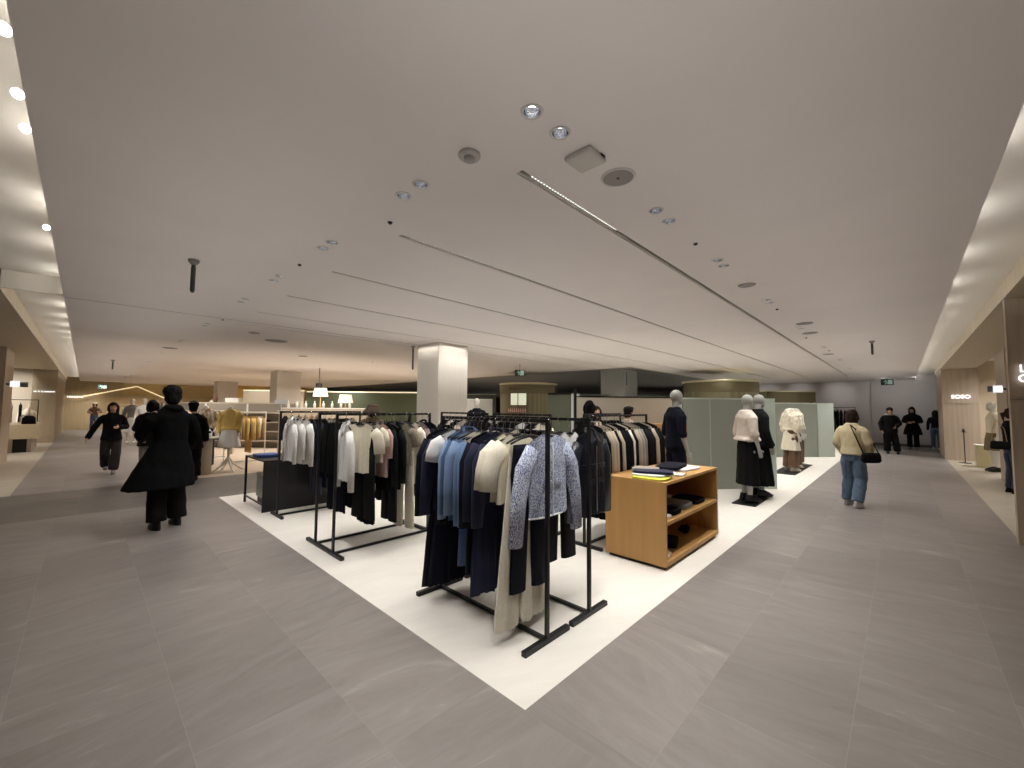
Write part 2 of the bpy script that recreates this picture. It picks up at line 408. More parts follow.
def gmesh(name, m, hw=.2, hem=None, L=.6, drop=.055, d=.03, folds=7, famp=.01, neck=.075, dip=.05, slv=None, sr=(.062, .042), out=.05,
          waist=None, m2=None, split=None, seed=0, nu=22, nv=14, ms=None, open_=0., cuff=None, flare_from=.15):
    """a garment hanging from its shoulders: origin at the neck, width along x, front towards -y"""
    rnd = random.Random(seed); ph = rnd.random()*6; ph2 = rnd.random()*6
    hem = hw if hem is None else hem; mb = MB()
    def zt(u, front):
        x = abs(u)*hw; z = -drop*min(1, max(0, (x-neck*.6))/max(.01, hw-neck*.6))**1.15
        if x < neck: z = min(z, 0) - (dip if front else dip*.25)*math.cos(x/neck*math.pi/2)
        if abs(u) > .93: z -= .012
        return z
    cols = [(-1+2*i/nu, True) for i in range(nu)]+[(1-2*i/nu, False) for i in range(nu)]
    rows = []
    for j in range(nv+1):
        v = j/nv; ring = []
        for i, (u, fr) in enumerate(cols):
            e = max(0, (v-flare_from)/(1-flare_from))
            w = hw+(hem-hw)*e
            if waist is not None: w += (waist-hw)*math.exp(-((v-.45)/.22)**2)
            z0 = zt(u, fr); z = z0+(-L-z0)*v
            cy = math.sqrt(max(0, 1-u*u)); a = math.pi*u
            dd = d*(.35+.65*min(1, v*4))
            y = (-1 if fr else 1)*dd*cy
            s = min(1, v*1.3)**1.2
            y += famp*s*math.sin(folds*a*.5*2+ph+(0 if fr else 1.3))*(.4+.6*cy+ .3)
            x = u*w + famp*.5*s*math.sin(folds*a+ph2)
            nz = noise.noise(Vector((x*9+ph*3, (3 if fr else 7)+ph2, z*4)))
            y += .012*s*nz; x += .006*s*noise.noise(Vector((z*5, ph, u*2)))
            if open_ and fr and abs(u) < open_*(.4+.6*v): y += .012
            if v == 1: z += .006*math.sin(3*a+ph2)
            ring.append((x, y, z))
        rows.append(ring)
    o = [p for r in rows for p in r]; n = len(cols)
    fs = []; mi = []
    for j in range(nv):
        for i in range(n):
            fs.append((j*n+i, j*n+(i+1) % n, (j+1)*n+(i+1) % n, (j+1)*n+i)); mi.append(1 if (split and (j+.5)/nv > split) else 0)
    k = len(mb.v); mb.add(o, fs); mb.m = mi
    if slv:
        for sg in (-1, 1):
            x0 = sg*(hw-.035); z0 = -drop-.045; jj = rnd.uniform(-.012, .012)
            pts = [(x0, 0, z0), (sg*(hw+out*.45), jj*.5, z0-slv*.22), (sg*(hw+out*.8), jj, z0-slv*.55), (sg*(hw+out), jj*1.5, z0-slv)]
            mb.tube(pts, [sr[0]*.85, sr[0], (sr[0]+sr[1])/2, sr[1]], n=10, flat=.55, mi=(2 if ms else 0), round_end=False)
            if cuff:
                mb.tube([(sg*(hw+out), jj*1.5, z0-slv+.035), (sg*(hw+out), jj*1.5, z0-slv-.002)], [sr[1]*1.07]*2, n=10, flat=.58, mi=1, round_end=False)
    mats = [m, m2 or m]+([ms] if ms else [])
    me = mb.mesh(name, mats, True)
    return me
def trouser_mesh(name, m, hw=.17, L=.95, leg=.1, gap=.02, seed=0):
    mb = MB(); r = random.Random(seed)
    mb.loft([(0, 0, -.0, hw*.93, .022), (0, 0, -.04, hw*.95, .024), (0, 0, -.22, hw*1.05, .035), (0, 0, -.27, hw*1.02, .03)], 20, 2.6)
    for sg in (-1, 1):
        b = r.uniform(-.015, .015)
        mb.loft([(sg*(hw*.5), 0, -.2, hw*.5, .033), (sg*(hw*.52), b*.5, -.5, (hw*.5+leg)/2-gap*.3, .034), (sg*(hw*.5+gap), b, -L, leg, .03)], 16, 2.4)
    return mb.mesh(name, m, True)
def hanger_proto():
    t = thing('clothes_hanger', 'x', 'hanger')
    mb = MB().tube([(-.19, 0, -.062), (-.1, 0, -.03), (0, 0, -.012), (.1, 0, -.03), (.19, 0, -.062)], [.008, .009, .011, .009, .008], 8)
    part('shoulder_bar', mb, mat('black_plastic', (20, 20, 20), .5), t, True)
    pts = [(0, 0, -.005), (0, 0, .045)]
    for k in range(9):
        a = -math.pi*.42+math.pi*1.42*k/8
        pts.append((.021*math.cos(a)-.0, 0, .0875+.0225*math.sin(a)))
    part('hook', MB().tube(pts, .0022, 6), M_hook, t, True)
    return t
HANG = None
def hanger(x, y, z, rz, group, label):
    global HANG
    if HANG is None:
        HANG = hanger_proto(); h = HANG
    else: h = copy_thing(HANG)
    h.location = (x, y, z); h.rotation_euler = (0, 0, rz); h['group'] = group; h['label'] = label
    return h
def rail_rack(label, x, y, axis, L=1.21, foot=.48, z=1.52, m=M_black, group=None, back=0., name='clothes_rack'):
    """base at the near end post; the rail runs along +axis"""
    t = thing(name, label, 'clothes rack', (x, y, 0), 0 if axis == 'x' else math.pi/2, group)
    q = .0125
    for k, xx in enumerate((0, L)):
        part('foot', MB().box(xx-.02, -foot/2, 0, xx+.02, foot/2, .035), m, t, bev=.003)
        part('post', MB().box(xx-q, -q, .035, xx+q, q, z-.025), m, t)
    part('top_rail', MB().box(-q, -q, z-.025, L+q, q, z), m, t, bev=.002)
    part('base_rail', MB().box(.02, -q, .005, L-.02, q, .03), m, t)
    return t

# catalogue of garments: kind -> (builder kwargs, noun)
def G(kind, c, **k):
    base = dict(
        tee=dict(hw=.2, hem=.21, L=.58, slv=.16, sr=(.075, .072), out=.06),
        blouse=dict(hw=.19, hem=.2, L=.58, slv=.5, sr=(.07, .038), out=.05, famp=.009, folds=8),
        shirt=dict(hw=.21, hem=.22, L=.68, slv=.56, sr=(.068, .045), out=.045, famp=.007),
        sweater=dict(hw=.2, hem=.19, L=.6, slv=.56, sr=(.066, .04), out=.04),
        jacket=dict(hw=.205, hem=.2, L=.6, slv=.58, sr=(.072, .052), out=.05, d=.032, open_=.12, dip=.03),
        coat=dict(hw=.22, hem=.25, L=1.05, slv=.6, sr=(.078, .058), out=.05, d=.031, open_=.1, dip=.03, nv=16),
        dress=dict(hw=.19, hem=.27, L=1.1, slv=.3, sr=(.06, .05), waist=.15, famp=.014, folds=9, nv=16),
        skirt=dict(hw=.15, hem=.24, L=.78, drop=0., neck=.0, dip=0, famp=.016, folds=10, d=.03, flare_from=0),
        vest=dict(hw=.17, hem=.19, L=.6, open_=.15))[kind]
    return dict(base, m=F[c], **k) if not (set(base) & set(k)) else {**base, 'm': F[c], **k}
NG = [0]
def put_garment(noun, label, kw, x, y, z, rz, group, extra=None, dz=0., detail=True):
    """one garment with its details; top-level"""
    NG[0] += 1
    kw = dict(kw); kw.setdefault('seed', NG[0])
    if kw.pop('trouser', None): me = trouser_mesh('body', kw['m'], kw.get('hw', .16), kw['L'], kw.get('leg', .09), seed=kw['seed'])
    else: me = gmesh('body', **kw)
    if not extra:
        o = link(noun, me); o.location = (x, y, z+dz); o.rotation_euler = (0, 0, rz); tag(o, label, noun.split('_')[-1], group); return o
    t = thing(noun, label, noun.split('_')[-1], (x, y, z+dz), rz, group)
    link('body', me, t)
    hw, L, d = kw.get('hw', .2), kw.get('L', .6), kw.get('d', .03)
    drop = kw.get('drop', .055)
    for e in extra:
        if e == 'collar':
            mb = MB()
            for sg in (-1, 1):
                mb.add([(sg*.03, -.015, -.005), (sg*.085, -d*.9, -.03), (sg*.075, -d-.012, -.105), (sg*.012, -d-.014, -.075), (sg*.02, -.02, .006), (sg*.09, -d*.8, -.02), (sg*.08, -d-.018, -.1), (sg*.01, -d-.02, -.068)],
                       [(0, 1, 2, 3), (4, 5, 6, 7), (0, 1, 5, 4), (1, 2, 6, 5), (2, 3, 7, 6), (3, 0, 4, 7)])
            mb.tube([(-.07, -.01, -.02), (-.05, .02, .012), (0, .03, .02), (.05, .02, .012), (.07, -.01, -.02)], .014, 8)
            part('collar', mb, kw['m'], t)
        elif e == 'button':
            for k in range(4):
                part('button', MB().lathe([(.0, 0), (.012, 0), (.012, .004), (.0, .005)], n=10), mat('dark_button', (40, 40, 60), .3), t)
                o = t.children[-1]; o.rotation_euler = (math.pi/2, 0, 0); o.location = (-.02, -d-.012, -.14-k*(L-.2)/4)
        elif e == 'trim':
            part('hem_trim', MB().tube([(-hw*.98, 0, -L), (-hw*.5, -d*.9, -L-.002), (-.02, -d*1.05, -L), (hw*.5, -d*.9, -L-.002), (hw*.98, 0, -L)], .007, 6), F['white'], t, True)
            part('neck_trim', MB().tube([(-.075, 0, -.012), (-.05, -d*.7, -.045), (0, -d, -.062), (.05, -d*.7, -.045), (.075, 0, -.012)], .006, 6), F['white'], t, True)
            part('front_trim', MB().tube([(0, -d*1.1, -.06), (0, -d*1.22, -L*.5), (-.0, -d*1.2, -L)], .006, 6), F['white'], t, True)
        elif e == 'pocket':
            for sg in (-1, 1):
                part('pocket', MB().box(sg*.07-.05, -d-.014, -L*.62, sg*.07+.05, -d-.004, -L*.62+.035), kw['m'], t, bev=.003)
        elif e == 'belt':
            part('belt', MB().loft([(0, 0, -L*.42-.02, hw*.9, d*1.35), (0, 0, -L*.42+.02, hw*.9, d*1.35)], 20, 2.4), kw['m'], t)
        elif e == 'zip':
            part('zip', MB().box(-.006, -d-.016, -L*.95, .006, -d-.006, -.12), M_hook, t)
    return t
def fill_rail(items, rail, where, group, z=1.41, jit=.03):
    """items: (s, noun, look, kwargs[, extra]) along a rail ('x'|'y', fixed coordinate)"""
    ax, c0 = rail
    for k, it in enumerate(items):
        s, noun, label, kw = it[:4]; extra = it[4] if len(it) > 4 else None
        rz = (0 if ax == 'y' else -math.pi/2)+random.uniform(-jit, jit)*3.2
        if len(it) > 5: rz += it[5]
        x, y = (c0, s) if ax == 'y' else (s, c0)
        if len(it) > 6: x += it[6]; rz = it[5]
        if kw.get('clip'): 
            kw = dict(kw); kw.pop('clip')
            put_garment(noun, label, kw, x, y, z, rz, group, extra, dz=-.075)
        else: put_garment(noun, label, kw, x, y, z, rz, group, extra)
        hanger(x, y, z, rz, 'hangers on '+where, 'black clothes hanger with steel hook on '+where)
def TR(c, **k): return dict(dict(m=F[c], trouser=True, L=.95, clip=True), **k)
def SKT(c, **k): return dict(G('skirt', c), clip=True, **k) if not set(k) & {'L', 'hem', 'hw', 'famp', 'folds'} else {**G('skirt', c), 'clip': True, **k}

# ---- front pair of racks (rails along y at x 2.26 and 2.79)
RG = 'black clothes racks on the white sales floor'
rail_rack('black metal clothes rack nearest the white floor corner, holding blue tweed jacket', 2.26, 1.81, 'y', group=RG)
rail_rack('black metal clothes rack just right of the tweed jacket rack, joined foot to foot', 2.78, 1.81, 'y', group=RG)
W1 = 'the front rack with the tweed jacket'
A1 = [
 (1.885, 'tweed_jacket', 'cropped blue and white tweed jacket with pale trim, front of nearest rack', G('jacket', 'tweed', hw=.215, hem=.215, L=.58, slv=.64, out=.125, sr=(.075, .062), d=.036, famp=.004), ['trim', 'button', 'pocket'], 0., .105),
 (1.97, 'wide_trousers', 'long dark navy trousers hanging right behind the tweed jacket', TR('dnavy', L=1.02, hw=.18, leg=.075)),
 (2.03, 'pleated_skirt', 'long cream pleated skirt hanging nearly to the floor', SKT('cream', L=1.25, hw=.16, hem=.3, famp=.022, folds=15, nu=34)),
 (2.1, 'puff_sleeve_blouse', 'cream blouse with puffed elbow sleeves, front one of two', G('blouse', 'cream', hw=.18, L=.5, slv=.3, sr=(.085, .075), out=.1)),
 (2.18, 'puff_sleeve_blouse', 'cream blouse with puffed elbow sleeves, rear one of two', G('blouse', 'cream', hw=.18, L=.5, slv=.3, sr=(.085, .075), out=.09)),
 (2.25, 'navy_jacket', 'short navy jacket behind the cream puff sleeve blouses', G('jacket', 'navy', L=.55)),
 (2.32, 'navy_dress', 'long navy coat dress reaching close to the floor', G('coat', 'navy', hw=.21, hem=.24, L=1.2, slv=.55), ['collar']),
 (2.385, 'navy_coat', 'long dark navy coat pressed behind the navy coat dress', G('coat', 'dnavy', L=1.05)),
 (2.45, 'block_sweater', 'knit sweater with white yoke and slate blue body, front one of two', G('sweater', 'cream', m2=F['blue'], split=.38, ms=F['blue'], hw=.19, L=.68, slv=.62)),
 (2.505, 'block_sweater', 'knit sweater with white yoke and slate blue body, rear one of two', G('sweater', 'cream', m2=F['blue'], split=.38, ms=F['blue'], hw=.19, L=.68, slv=.62)),
 (2.55, 'blue_jeans', 'mid blue jeans hanging under the sweaters', TR('denim', L=.98, hw=.16, leg=.08)),
 (2.6, 'light_blue_shirt', 'pale blue shirt beside the block sweaters', G('shirt', 'lblue', hw=.19, L=.6)),
 (2.65, 'denim_shirt', 'washed blue denim shirt with long open sleeves', G('shirt', 'denim', hw=.2, L=.72), ['collar']),
 (2.71, 'knit_cardigan', 'light blue knit cardigan with dark striped cuffs', G('sweater', 'lblue', hw=.2, L=.6, slv=.64, m2=F['black'], cuff=True, sr=(.064, .04))),
 (2.77, 'white_tee', 'white short sleeved tee between blue knits and navy jackets', G('tee', 'white', hw=.21, L=.55)),
 (2.83, 'flared_skirt', 'long dark navy flared skirt nearest the middle', SKT('dnavy', L=1.2, hem=.26)),
 (2.88, 'navy_blazer', 'dark navy blazer with long sleeves near far end of front rack', G('jacket', 'navy', hw=.22, L=.68, slv=.6)),
 (2.92, 'flared_skirt', 'long dark navy flared skirt at the far end of front rack', SKT('dnavy', L=1.22, hem=.27)),
 (2.965, 'navy_blazer', 'dark navy blazer at the very far end of front rack', G('jacket', 'dnavy', hw=.22, L=.7, slv=.62), ['collar']),
]
fill_rail(A1, ('y', 2.26), W1, 'clothes on the nearest rack')
W2 = 'the second front rack'
A2 = [
 (1.89, 'leather_jacket', 'black leather biker jacket with wide snapped lapels, right of the tweed jacket', G('jacket', 'leather', hw=.21, hem=.2, L=.68, slv=.6, out=.07, sr=(.07, .055), d=.045), ['collar', 'zip', 'pocket', 'belt'], 0., .15),
 (2.0, 'white_shirt', 'white shirt showing between the tweed and leather jackets', G('shirt', 'white', hw=.18, L=.45, slv=.4, out=.02)),
 (2.1, 'cropped_trousers', 'black cropped wide trousers on the second front rack', TR('black', L=.98, hw=.17, leg=.085)),
 (2.2, 'black_skirt', 'black straight skirt behind the cropped trousers', SKT('black', L=.62, hem=.18)),
 (2.31, 'black_cardigan', 'black short cardigan behind the white shirt', G('sweater', 'black', L=.5, slv=.45)),
 (2.42, 'charcoal_blouse', 'dark charcoal blouse midway along second front rack', G('blouse', 'dnavy', L=.52)),
 (2.52, 'cream_knit', 'cream knit top midway along second front rack', G('sweater', 'cream', L=.5)),
 (2.62, 'navy_sweater', 'navy sweater on the far half of second front rack', G('sweater', 'navy')),
 (2.74, 'peach_blouse', 'peach coloured blouse on the far half of second front rack', G('blouse', 'pink', L=.5)),
 (2.84, 'white_blouse', 'white blouse near the far end of second front rack', G('blouse', 'white', L=.5)),
 (2.94, 'black_jacket', 'black jacket at the far end of second front rack', G('jacket', 'black')),
]
fill_rail(A2, ('y', 2.78), W2, 'clothes on the second front rack')
# ---- rack with the leather coat (rail along x)
rail_rack('black clothes rack left of the oak shelf, full of beige and black coats', 4.08, 2.72, 'x', L=1.62, group=RG)
D = [(4.17, 'long_coat', 'black long coat first on the rack behind the wooden shelf', G('coat', 'black', hw=.2, L=.95), ['collar'])]
seq = ['beige', 'beige', 'black', 'sand', 'black', 'dnavy', 'cream', 'black', 'beige', 'greige', 'grey', 'black', 'dnavy', 'black', 'beige', 'black', 'black']
adj = {'beige': 'beige', 'black': 'black', 'sand': 'sand coloured', 'dnavy': 'dark navy', 'cream': 'cream', 'greige': 'greige', 'grey': 'grey'}
pos = ['second on the rail', 'third on the rail', 'fourth on the rail', 'fifth on the rail', 'sixth on the rail', 'seventh on the rail', 'pale one midway along the rack',
       'just past the pale middle coat', 'second past the pale middle coat', 'third past the pale middle coat', 'fourth past the pale middle coat', 'fifth past the pale middle coat', 'sixth past the pale middle coat', 'fourth from the far rack end', 'third from the far rack end', 'second from the far rack end', 'last at the far rack end']
for k, c in enumerate(seq):
    D.append((4.255+k*.083, 'long_coat', f'{adj[c]} long coat behind the wooden shelf, {pos[k]}', G('coat', c, L=.95+.1*(k % 3), hw=.215), ['collar'] if k < 3 else None))
fill_rail(D, ('x', 2.72), 'the coat rack behind the wooden shelf', 'coats on the rack behind the wooden shelf')
# ---- left pair of racks (rails along x)
rail_rack('black clothes rack left of the nearest one, cream tee and black trousers on it', 1.92, 4.48, 'x', group=RG)
rail_rack('black clothes rack standing just behind the cream tee rack', 1.92, 4.96, 'x', group=RG)
B1 = [
 (2.02, 'ruffled_blouse', 'cream ruffled blouse with long sleeves, first on its rail', G('blouse', 'white', L=.62, slv=.62, sr=(.075, .055), famp=.014, folds=10, hw=.17), ['collar'], -.2),
 (2.19, 'knit_tee', 'plain cream half sleeve knit top facing the left aisle', G('tee', 'cream', L=.56, slv=.24, hw=.21), None, .5),
 (2.25, 'wide_trousers', 'black wide trousers below the cream knit top', TR('black', L=1.0, hw=.19, leg=.11)),
 (2.28, 'black_skirt', 'black long skirt beside the black wide trousers', SKT('black', L=1.05, hem=.2)),
 (2.36, 'cream_tee', 'small cream tee before the pink cardigan', G('tee', 'cream', L=.45)),
 (2.42, 'pink_cardigan', 'dusty pink knit cardigan with short white sleeves', G('sweater', 'pink', L=.62, slv=.3)),
 (2.5, 'black_blazer', 'black blazer with white cuff button, right of the pink cardigan', G('jacket', 'black', L=.8, slv=.62), ['button']),
 (2.565, 'black_trousers', 'black trousers hanging under the black blazers', TR('black', L=1.08, hw=.16, leg=.08)),
 (2.62, 'black_blazer', 'second black blazer before the beige vest set', G('jacket', 'black', L=.78, slv=.6)),
 (2.71, 'tweed_set_top', 'beige tweed short jacket on a black hanger facing left aisle', G('vest', 'tan', hw=.17, L=.52, slv=.2, sr=(.06, .055)), ['button', 'pocket'], .3),
 (2.775, 'pleated_trousers', 'long pale beige wide trousers under the beige tweed top', TR('cream', L=1.2, hw=.17, leg=.085)),
 (2.86, 'cream_blouse', 'cream short sleeved blouse right of the beige tweed top', G('blouse', 'cream', L=.75, slv=.25, sr=(.07, .06))),
 (2.94, 'check_jacket', 'muted plum checked jacket near far end of its rail', G('jacket', 'plaid', L=.66)),
 (3.02, 'navy_long_coat', 'dark navy long coat at the far end of cream tee rack', G('coat', 'dnavy', L=.95), ['collar']),
 (3.09, 'black_jacket', 'black jacket last on the cream tee rack', G('jacket', 'black')),
]
fill_rail(B1, ('x', 4.48), 'the left rack with the cream knit top', 'clothes on the left front rack')
B2 = []
cols = [('black', 'jacket'), ('dnavy', 'coat'), ('white', 'shirt'), ('black', 'coat'), ('greige', 'blouse'), ('black', 'jacket'), ('cream', 'sweater'), ('pink', 'blouse'), ('black', 'coat'), ('dnavy', 'jacket'), ('plaid', 'jacket'), ('black', 'jacket')]
ordw = ['first', 'second', 'third', 'fourth', 'fifth', 'sixth', 'seventh', 'eighth', 'ninth', 'tenth', 'eleventh', 'twelfth', 'thirteenth', 'fourteenth', 'fifteenth', 'sixteenth', 'seventeenth', 'eighteenth']
cn = {'black': 'black', 'dnavy': 'dark navy', 'white': 'white', 'greige': 'greige', 'cream': 'cream', 'pink': 'dusty pink', 'plaid': 'plum checked', 'navy': 'navy', 'beige': 'beige', 'grey': 'grey', 'camel': 'camel', 'yellow': 'yellow', 'sand': 'sand', 'lblue': 'light blue', 'brown': 'brown', 'tan': 'tan'}
def autoset(seqs, s0, ds, where, edge):
    out = []
    for k, (c, kd) in enumerate(seqs):
        out.append((s0+ds*k, 'hanging_'+kd, f'{cn[c]} {kd} {where}, {ordw[k]} from {edge}', G(kd, c)))
    return out
fill_rail(autoset(cols, 2.05, .093, 'on the rack behind the cream tee rack', 'the aisle end'), ('x', 4.96), 'the second left rack', 'clothes on the second left rack')
# ---- rack by the black table
rail_rack('black clothes rack in front of the black table, white shirts on it', 2.0, 6.6, 'x', group=RG)
C = [
 (2.14, 'white_shirt', 'white long sleeved shirt before the black table, first on rail', G('shirt', 'white', hw=.2, L=.62, slv=.55), ['collar']),
 (2.24, 'striped_blouse', 'faint pale blue and white blouse between the two white shirts', G('blouse', 'white', L=.66)),
 (2.33, 'white_blouse', 'white blouse with full sleeves, third before the black table', G('blouse', 'white', hw=.22, L=.68, slv=.6, sr=(.08, .05))),
 (2.43, 'navy_blouse', 'navy blouse beside the white blouses', G('blouse', 'dnavy', L=.6)),
 (2.52, 'navy_jumpsuit', 'long dark navy dress in the middle of the white shirt rack', G('dress', 'navy', L=1.15, hem=.22)),
 (2.61, 'navy_coat', 'dark navy coat next to the navy dress', G('coat', 'dnavy')),
 (2.7, 'ivory_cardigan', 'long ivory cardigan hanging open past the navy coat', G('jacket', 'cream', L=.9, slv=.62)),
 (2.79, 'grey_cardigan', 'pale grey cardigan past the ivory cardigan', G('jacket', 'greige', L=.8)),
 (2.88, 'black_dress', 'black dress toward the far end of white shirt rack', G('dress', 'black', hem=.2)),
 (2.97, 'black_coat', 'black coat toward the far end of white shirt rack', G('coat', 'black')),
 (3.07, 'sand_jacket', 'sand jacket at the far end of white shirt rack', G('jacket', 'sand')),
]
fill_rail(C, ('x', 6.6), 'the rack before the black table', 'clothes on the rack before the black table')
# ---- racks further in
rail_rack('black clothes rack behind the nearest racks, left of a similar one', 4.05, 4.36, 'y', L=1.1, group=RG)
rail_rack('black clothes rack behind the nearest racks, right of a similar one', 4.05, 3.2, 'y', L=1.02, group=RG)
fill_rail(autoset([('black', 'jacket'), ('navy', 'coat'), ('beige', 'jacket'), ('black', 'coat'), ('cream', 'blouse'), ('black', 'jacket')], 4.5, .15, 'on the inner rack behind the nearest racks', 'its near end'), ('y', 4.05), 'the left inner rack', 'clothes on the left inner rack')
fill_rail(autoset([('cream', 'blouse'), ('black', 'jacket'), ('white', 'shirt'), ('black', 'coat'), ('dnavy', 'jacket'), ('black', 'jacket')], 3.32, .14, 'on the right inner rack', 'its near end'), ('y', 4.05), 'the right inner rack', 'clothes on the right inner rack')
rail_rack('black clothes rack behind the coat rack, nearly hidden by coats', 5.25, 3.5, 'x', L=1.1, group=RG)
fill_rail(autoset([('black', 'coat'), ('dnavy', 'coat'), ('black', 'jacket'), ('black', 'coat')], 5.4, .25, 'on the rack behind the coat rack', 'its left end'), ('x', 3.5), 'the rack behind the coat rack', 'clothes on the rack behind the coat rack')
# rack of black clothes by the far wall
rail_rack('dark clothes rack full of black clothes near the far grey wall', 19.4, 2.35, 'x', L=2.6, group=RG)
fill_rail([(19.5+.16*k, 'long_coat', 'black garment on the far rack by the grey wall', G('coat', 'black', L=.85)) for k in range(15)], ('x', 2.35), 'the far rack by the grey wall', 'black clothes by the far grey wall')
rail_rack('dark clothes rack along the far grey wall, behind woman in cream jacket', 24.9, 1.6, 'y', L=2.9, group=RG, z=1.75)
fill_rail([(1.7+.14*k, 'black_jacket', 'black jacket on the rack along the far grey wall', G('coat', 'black', L=1.0)) for k in range(20)], ('y', 24.9), 'the rack along the far grey wall', 'black clothes along the far grey wall', z=1.64)
#==FURNITURE==
M_oak = mat('oak_veneer', (186, 142, 84), .5, kind='wood', scale=9, amt=.09, bump=.03)
def folded(name, label, cat, m, x, y, z, w_, d_, h_, rz=0, group=None, layers=2, seed=0):
    r = random.Random(seed+NG[0]); NG[0] += 1; mb = MB()
    for k in range(layers):
        z0 = z*0+h_*k/layers; z1 = h_*(k+1)/layers-.001
        n = 24; rs = []
        for zz, g in ((z0+.001, .985), ((z0+z1)/2, 1.0), (z1-.001, .98), (z1, .93)):
            ring = []
            for i in range(n):
                a = 2*math.pi*i/n; c, s_ = math.cos(a), math.sin(a)
                px = math.copysign(abs(c)**.35, c)*w_/2*g; py_ = math.copysign(abs(s_)**.35, s_)*d_/2*g
                ring.append((px+r.uniform(-.004, .004), py_+r.uniform(-.004, .004), zz+(r.uniform(-.003, .004) if zz == z1 else 0)))
            rs.append(ring)
        mb.rings(rs, True)
    o = link(name, mb.mesh(name, m, True)); o.location = (x, y, z); o.rotation_euler = (0, 0, rz)
    return tag(o, label, cat, group)
# oak display shelf
t = thing('display_shelf', 'oak display shelf with open front, folded clothes on top and inside', 'shelf', (4.03, 1.73, 0))
LX, LY, HZ, TH = 1.57, .68, .862, .03
part('side_panel', MB().box(0, 0, .035, TH, LY, HZ), M_oak, t, bev=.002)
part('side_panel', MB().box(LX-TH, 0, .035, LX, LY, HZ), M_oak, t, bev=.002)
part('top_panel', MB().box(TH, 0, HZ-TH, LX-TH, LY, HZ), M_oak, t, bev=.002)
part('bottom_panel', MB().box(TH, 0, .035, LX-TH, LY, .035+.05), M_oak, t, bev=.002)
part('back_panel', MB().box(TH, LY-.03, .085, LX-TH, LY-.008, HZ-TH), M_oak, t)
part('middle_shelf', MB().box(TH, 0.0, .435, LX-TH, LY-.03, .47), M_oak, t, bev=.002)
part('plinth', MB().box(.03, .03, 0, LX-.03, LY-.03, .035), mat('dark_plinth', (50, 38, 28), .7), t)
G1 = 'folded clothes on the oak shelf top'
zt = HZ+.001
folded('folded_tee', 'bright yellow folded tee at near edge of the oak shelf top', 'shirt', F['hiviz'], 4.2, 1.95, zt, .3, .36, .022, .1, G1, 2)
folded('folded_tee', 'white folded tee lying partly on the bright yellow tee', 'shirt', F['white'], 4.25, 2.0, zt+.024, .28, .34, .02, .25, G1, 2)
folded('folded_trousers', 'navy folded trousers laid over the white and yellow tees', 'trousers', F['navy'], 4.29, 1.98, zt+.046, .24, .42, .024, .45, G1, 2)
folded('folded_scarf', 'greige folded knit behind the navy trousers on shelf top', 'knitwear', F['greige'], 4.58, 2.2, zt, .24, .28, .05, .2, G1, 3)
folded('folded_shirt', 'white folded shirt under black trousers at far end of shelf top', 'shirt', F['white'], 5.13, 2.05, zt, .52, .4, .022, -.1, G1, 2)
folded('folded_trousers', 'black folded trousers on a white shirt at far end of shelf top', 'trousers', F['dnavy'], 5.0, 2.07, zt+.024, .58, .26, .034, .12, G1, 2)
folded('folded_skirt', 'cream folded skirt between navy and black trousers on shelf top', 'skirt', F['cream'], 4.6, 1.87, zt, .2, .22, .018, .1, G1, 2)
G2 = 'folded clothes on the middle board of the oak shelf'
zm = .471
folded('folded_tee', 'white folded tee at near corner of the oak middle board', 'shirt', F['white'], 4.2, 1.9, zm, .2, .26, .03, 0, G2)
folded('folded_sweater', 'black folded sweater beside the white tee on middle board', 'sweater', F['black'], 4.46, 1.93, zm, .26, .3, .05, 0, G2, 3)
folded('folded_sweater', 'grey and white folded knits mid board behind black sweater', 'sweater', F['grey'], 4.8, 1.95, zm, .3, .32, .06, 0, G2, 3)
folded('folded_sweater', 'black folded sweater at far side of the oak middle board', 'sweater', F['dnavy'], 5.2, 1.95, zm, .34, .32, .045, 0, G2, 2)
folded('folded_sweater', 'white folded knit deep inside the oak middle board', 'sweater', F['cream'], 5.02, 2.22, zm, .3, .2, .05, 0, G2, 2)
zb = .086
folded('leather_bag', 'flat black folded bag on the bottom board of oak shelf', 'bag', F['black'], 4.62, 1.98, zb, .36, .24, .05, .3, None, 2)
def shoe_mesh(m, L=.25, heel=0.):
    mb = MB(); mb.loft([(0, 0, 0, .036, L*.5), (0, 0, .018, .04, L*.5), (0, .012, .045, .036, L*.42), (0, .05, .075, .03, L*.24), (0, .06, .085, .026, L*.18)], 18, 2.2)
    return mb
def shoe(label, m, x, y, z, rz, group=None):
    o = link('shoe', shoe_mesh(m).mesh('shoe', m, True)); o.location = (x, y, z); o.rotation_euler = (0, 0, rz); return tag(o, label, 'shoe', group)
shoe('white sneaker at near corner inside the bottom of oak shelf, left one', F['white'], 4.14, 1.87, zb, .5, 'white sneakers in the oak shelf')
shoe('white sneaker inside the bottom of oak shelf, right one', F['white'], 4.24, 1.9, zb, .5, 'white sneakers in the oak shelf')
mb = MB(); rr = random.Random(4)
for k in range(14): 
    a = rr.random()*6.3; q = rr.random()*.07
    mb.ell((q*math.cos(a), q*math.sin(a), .03+rr.random()*.055), (.035, .035, .024), 8, 5)
o = link('corsage_bag', mb.mesh('corsage_bag', F['black'], True)); o.location = (5.1, 1.98, zb); tag(o, 'black ruffled bag on the bottom board of oak shelf', 'bag')
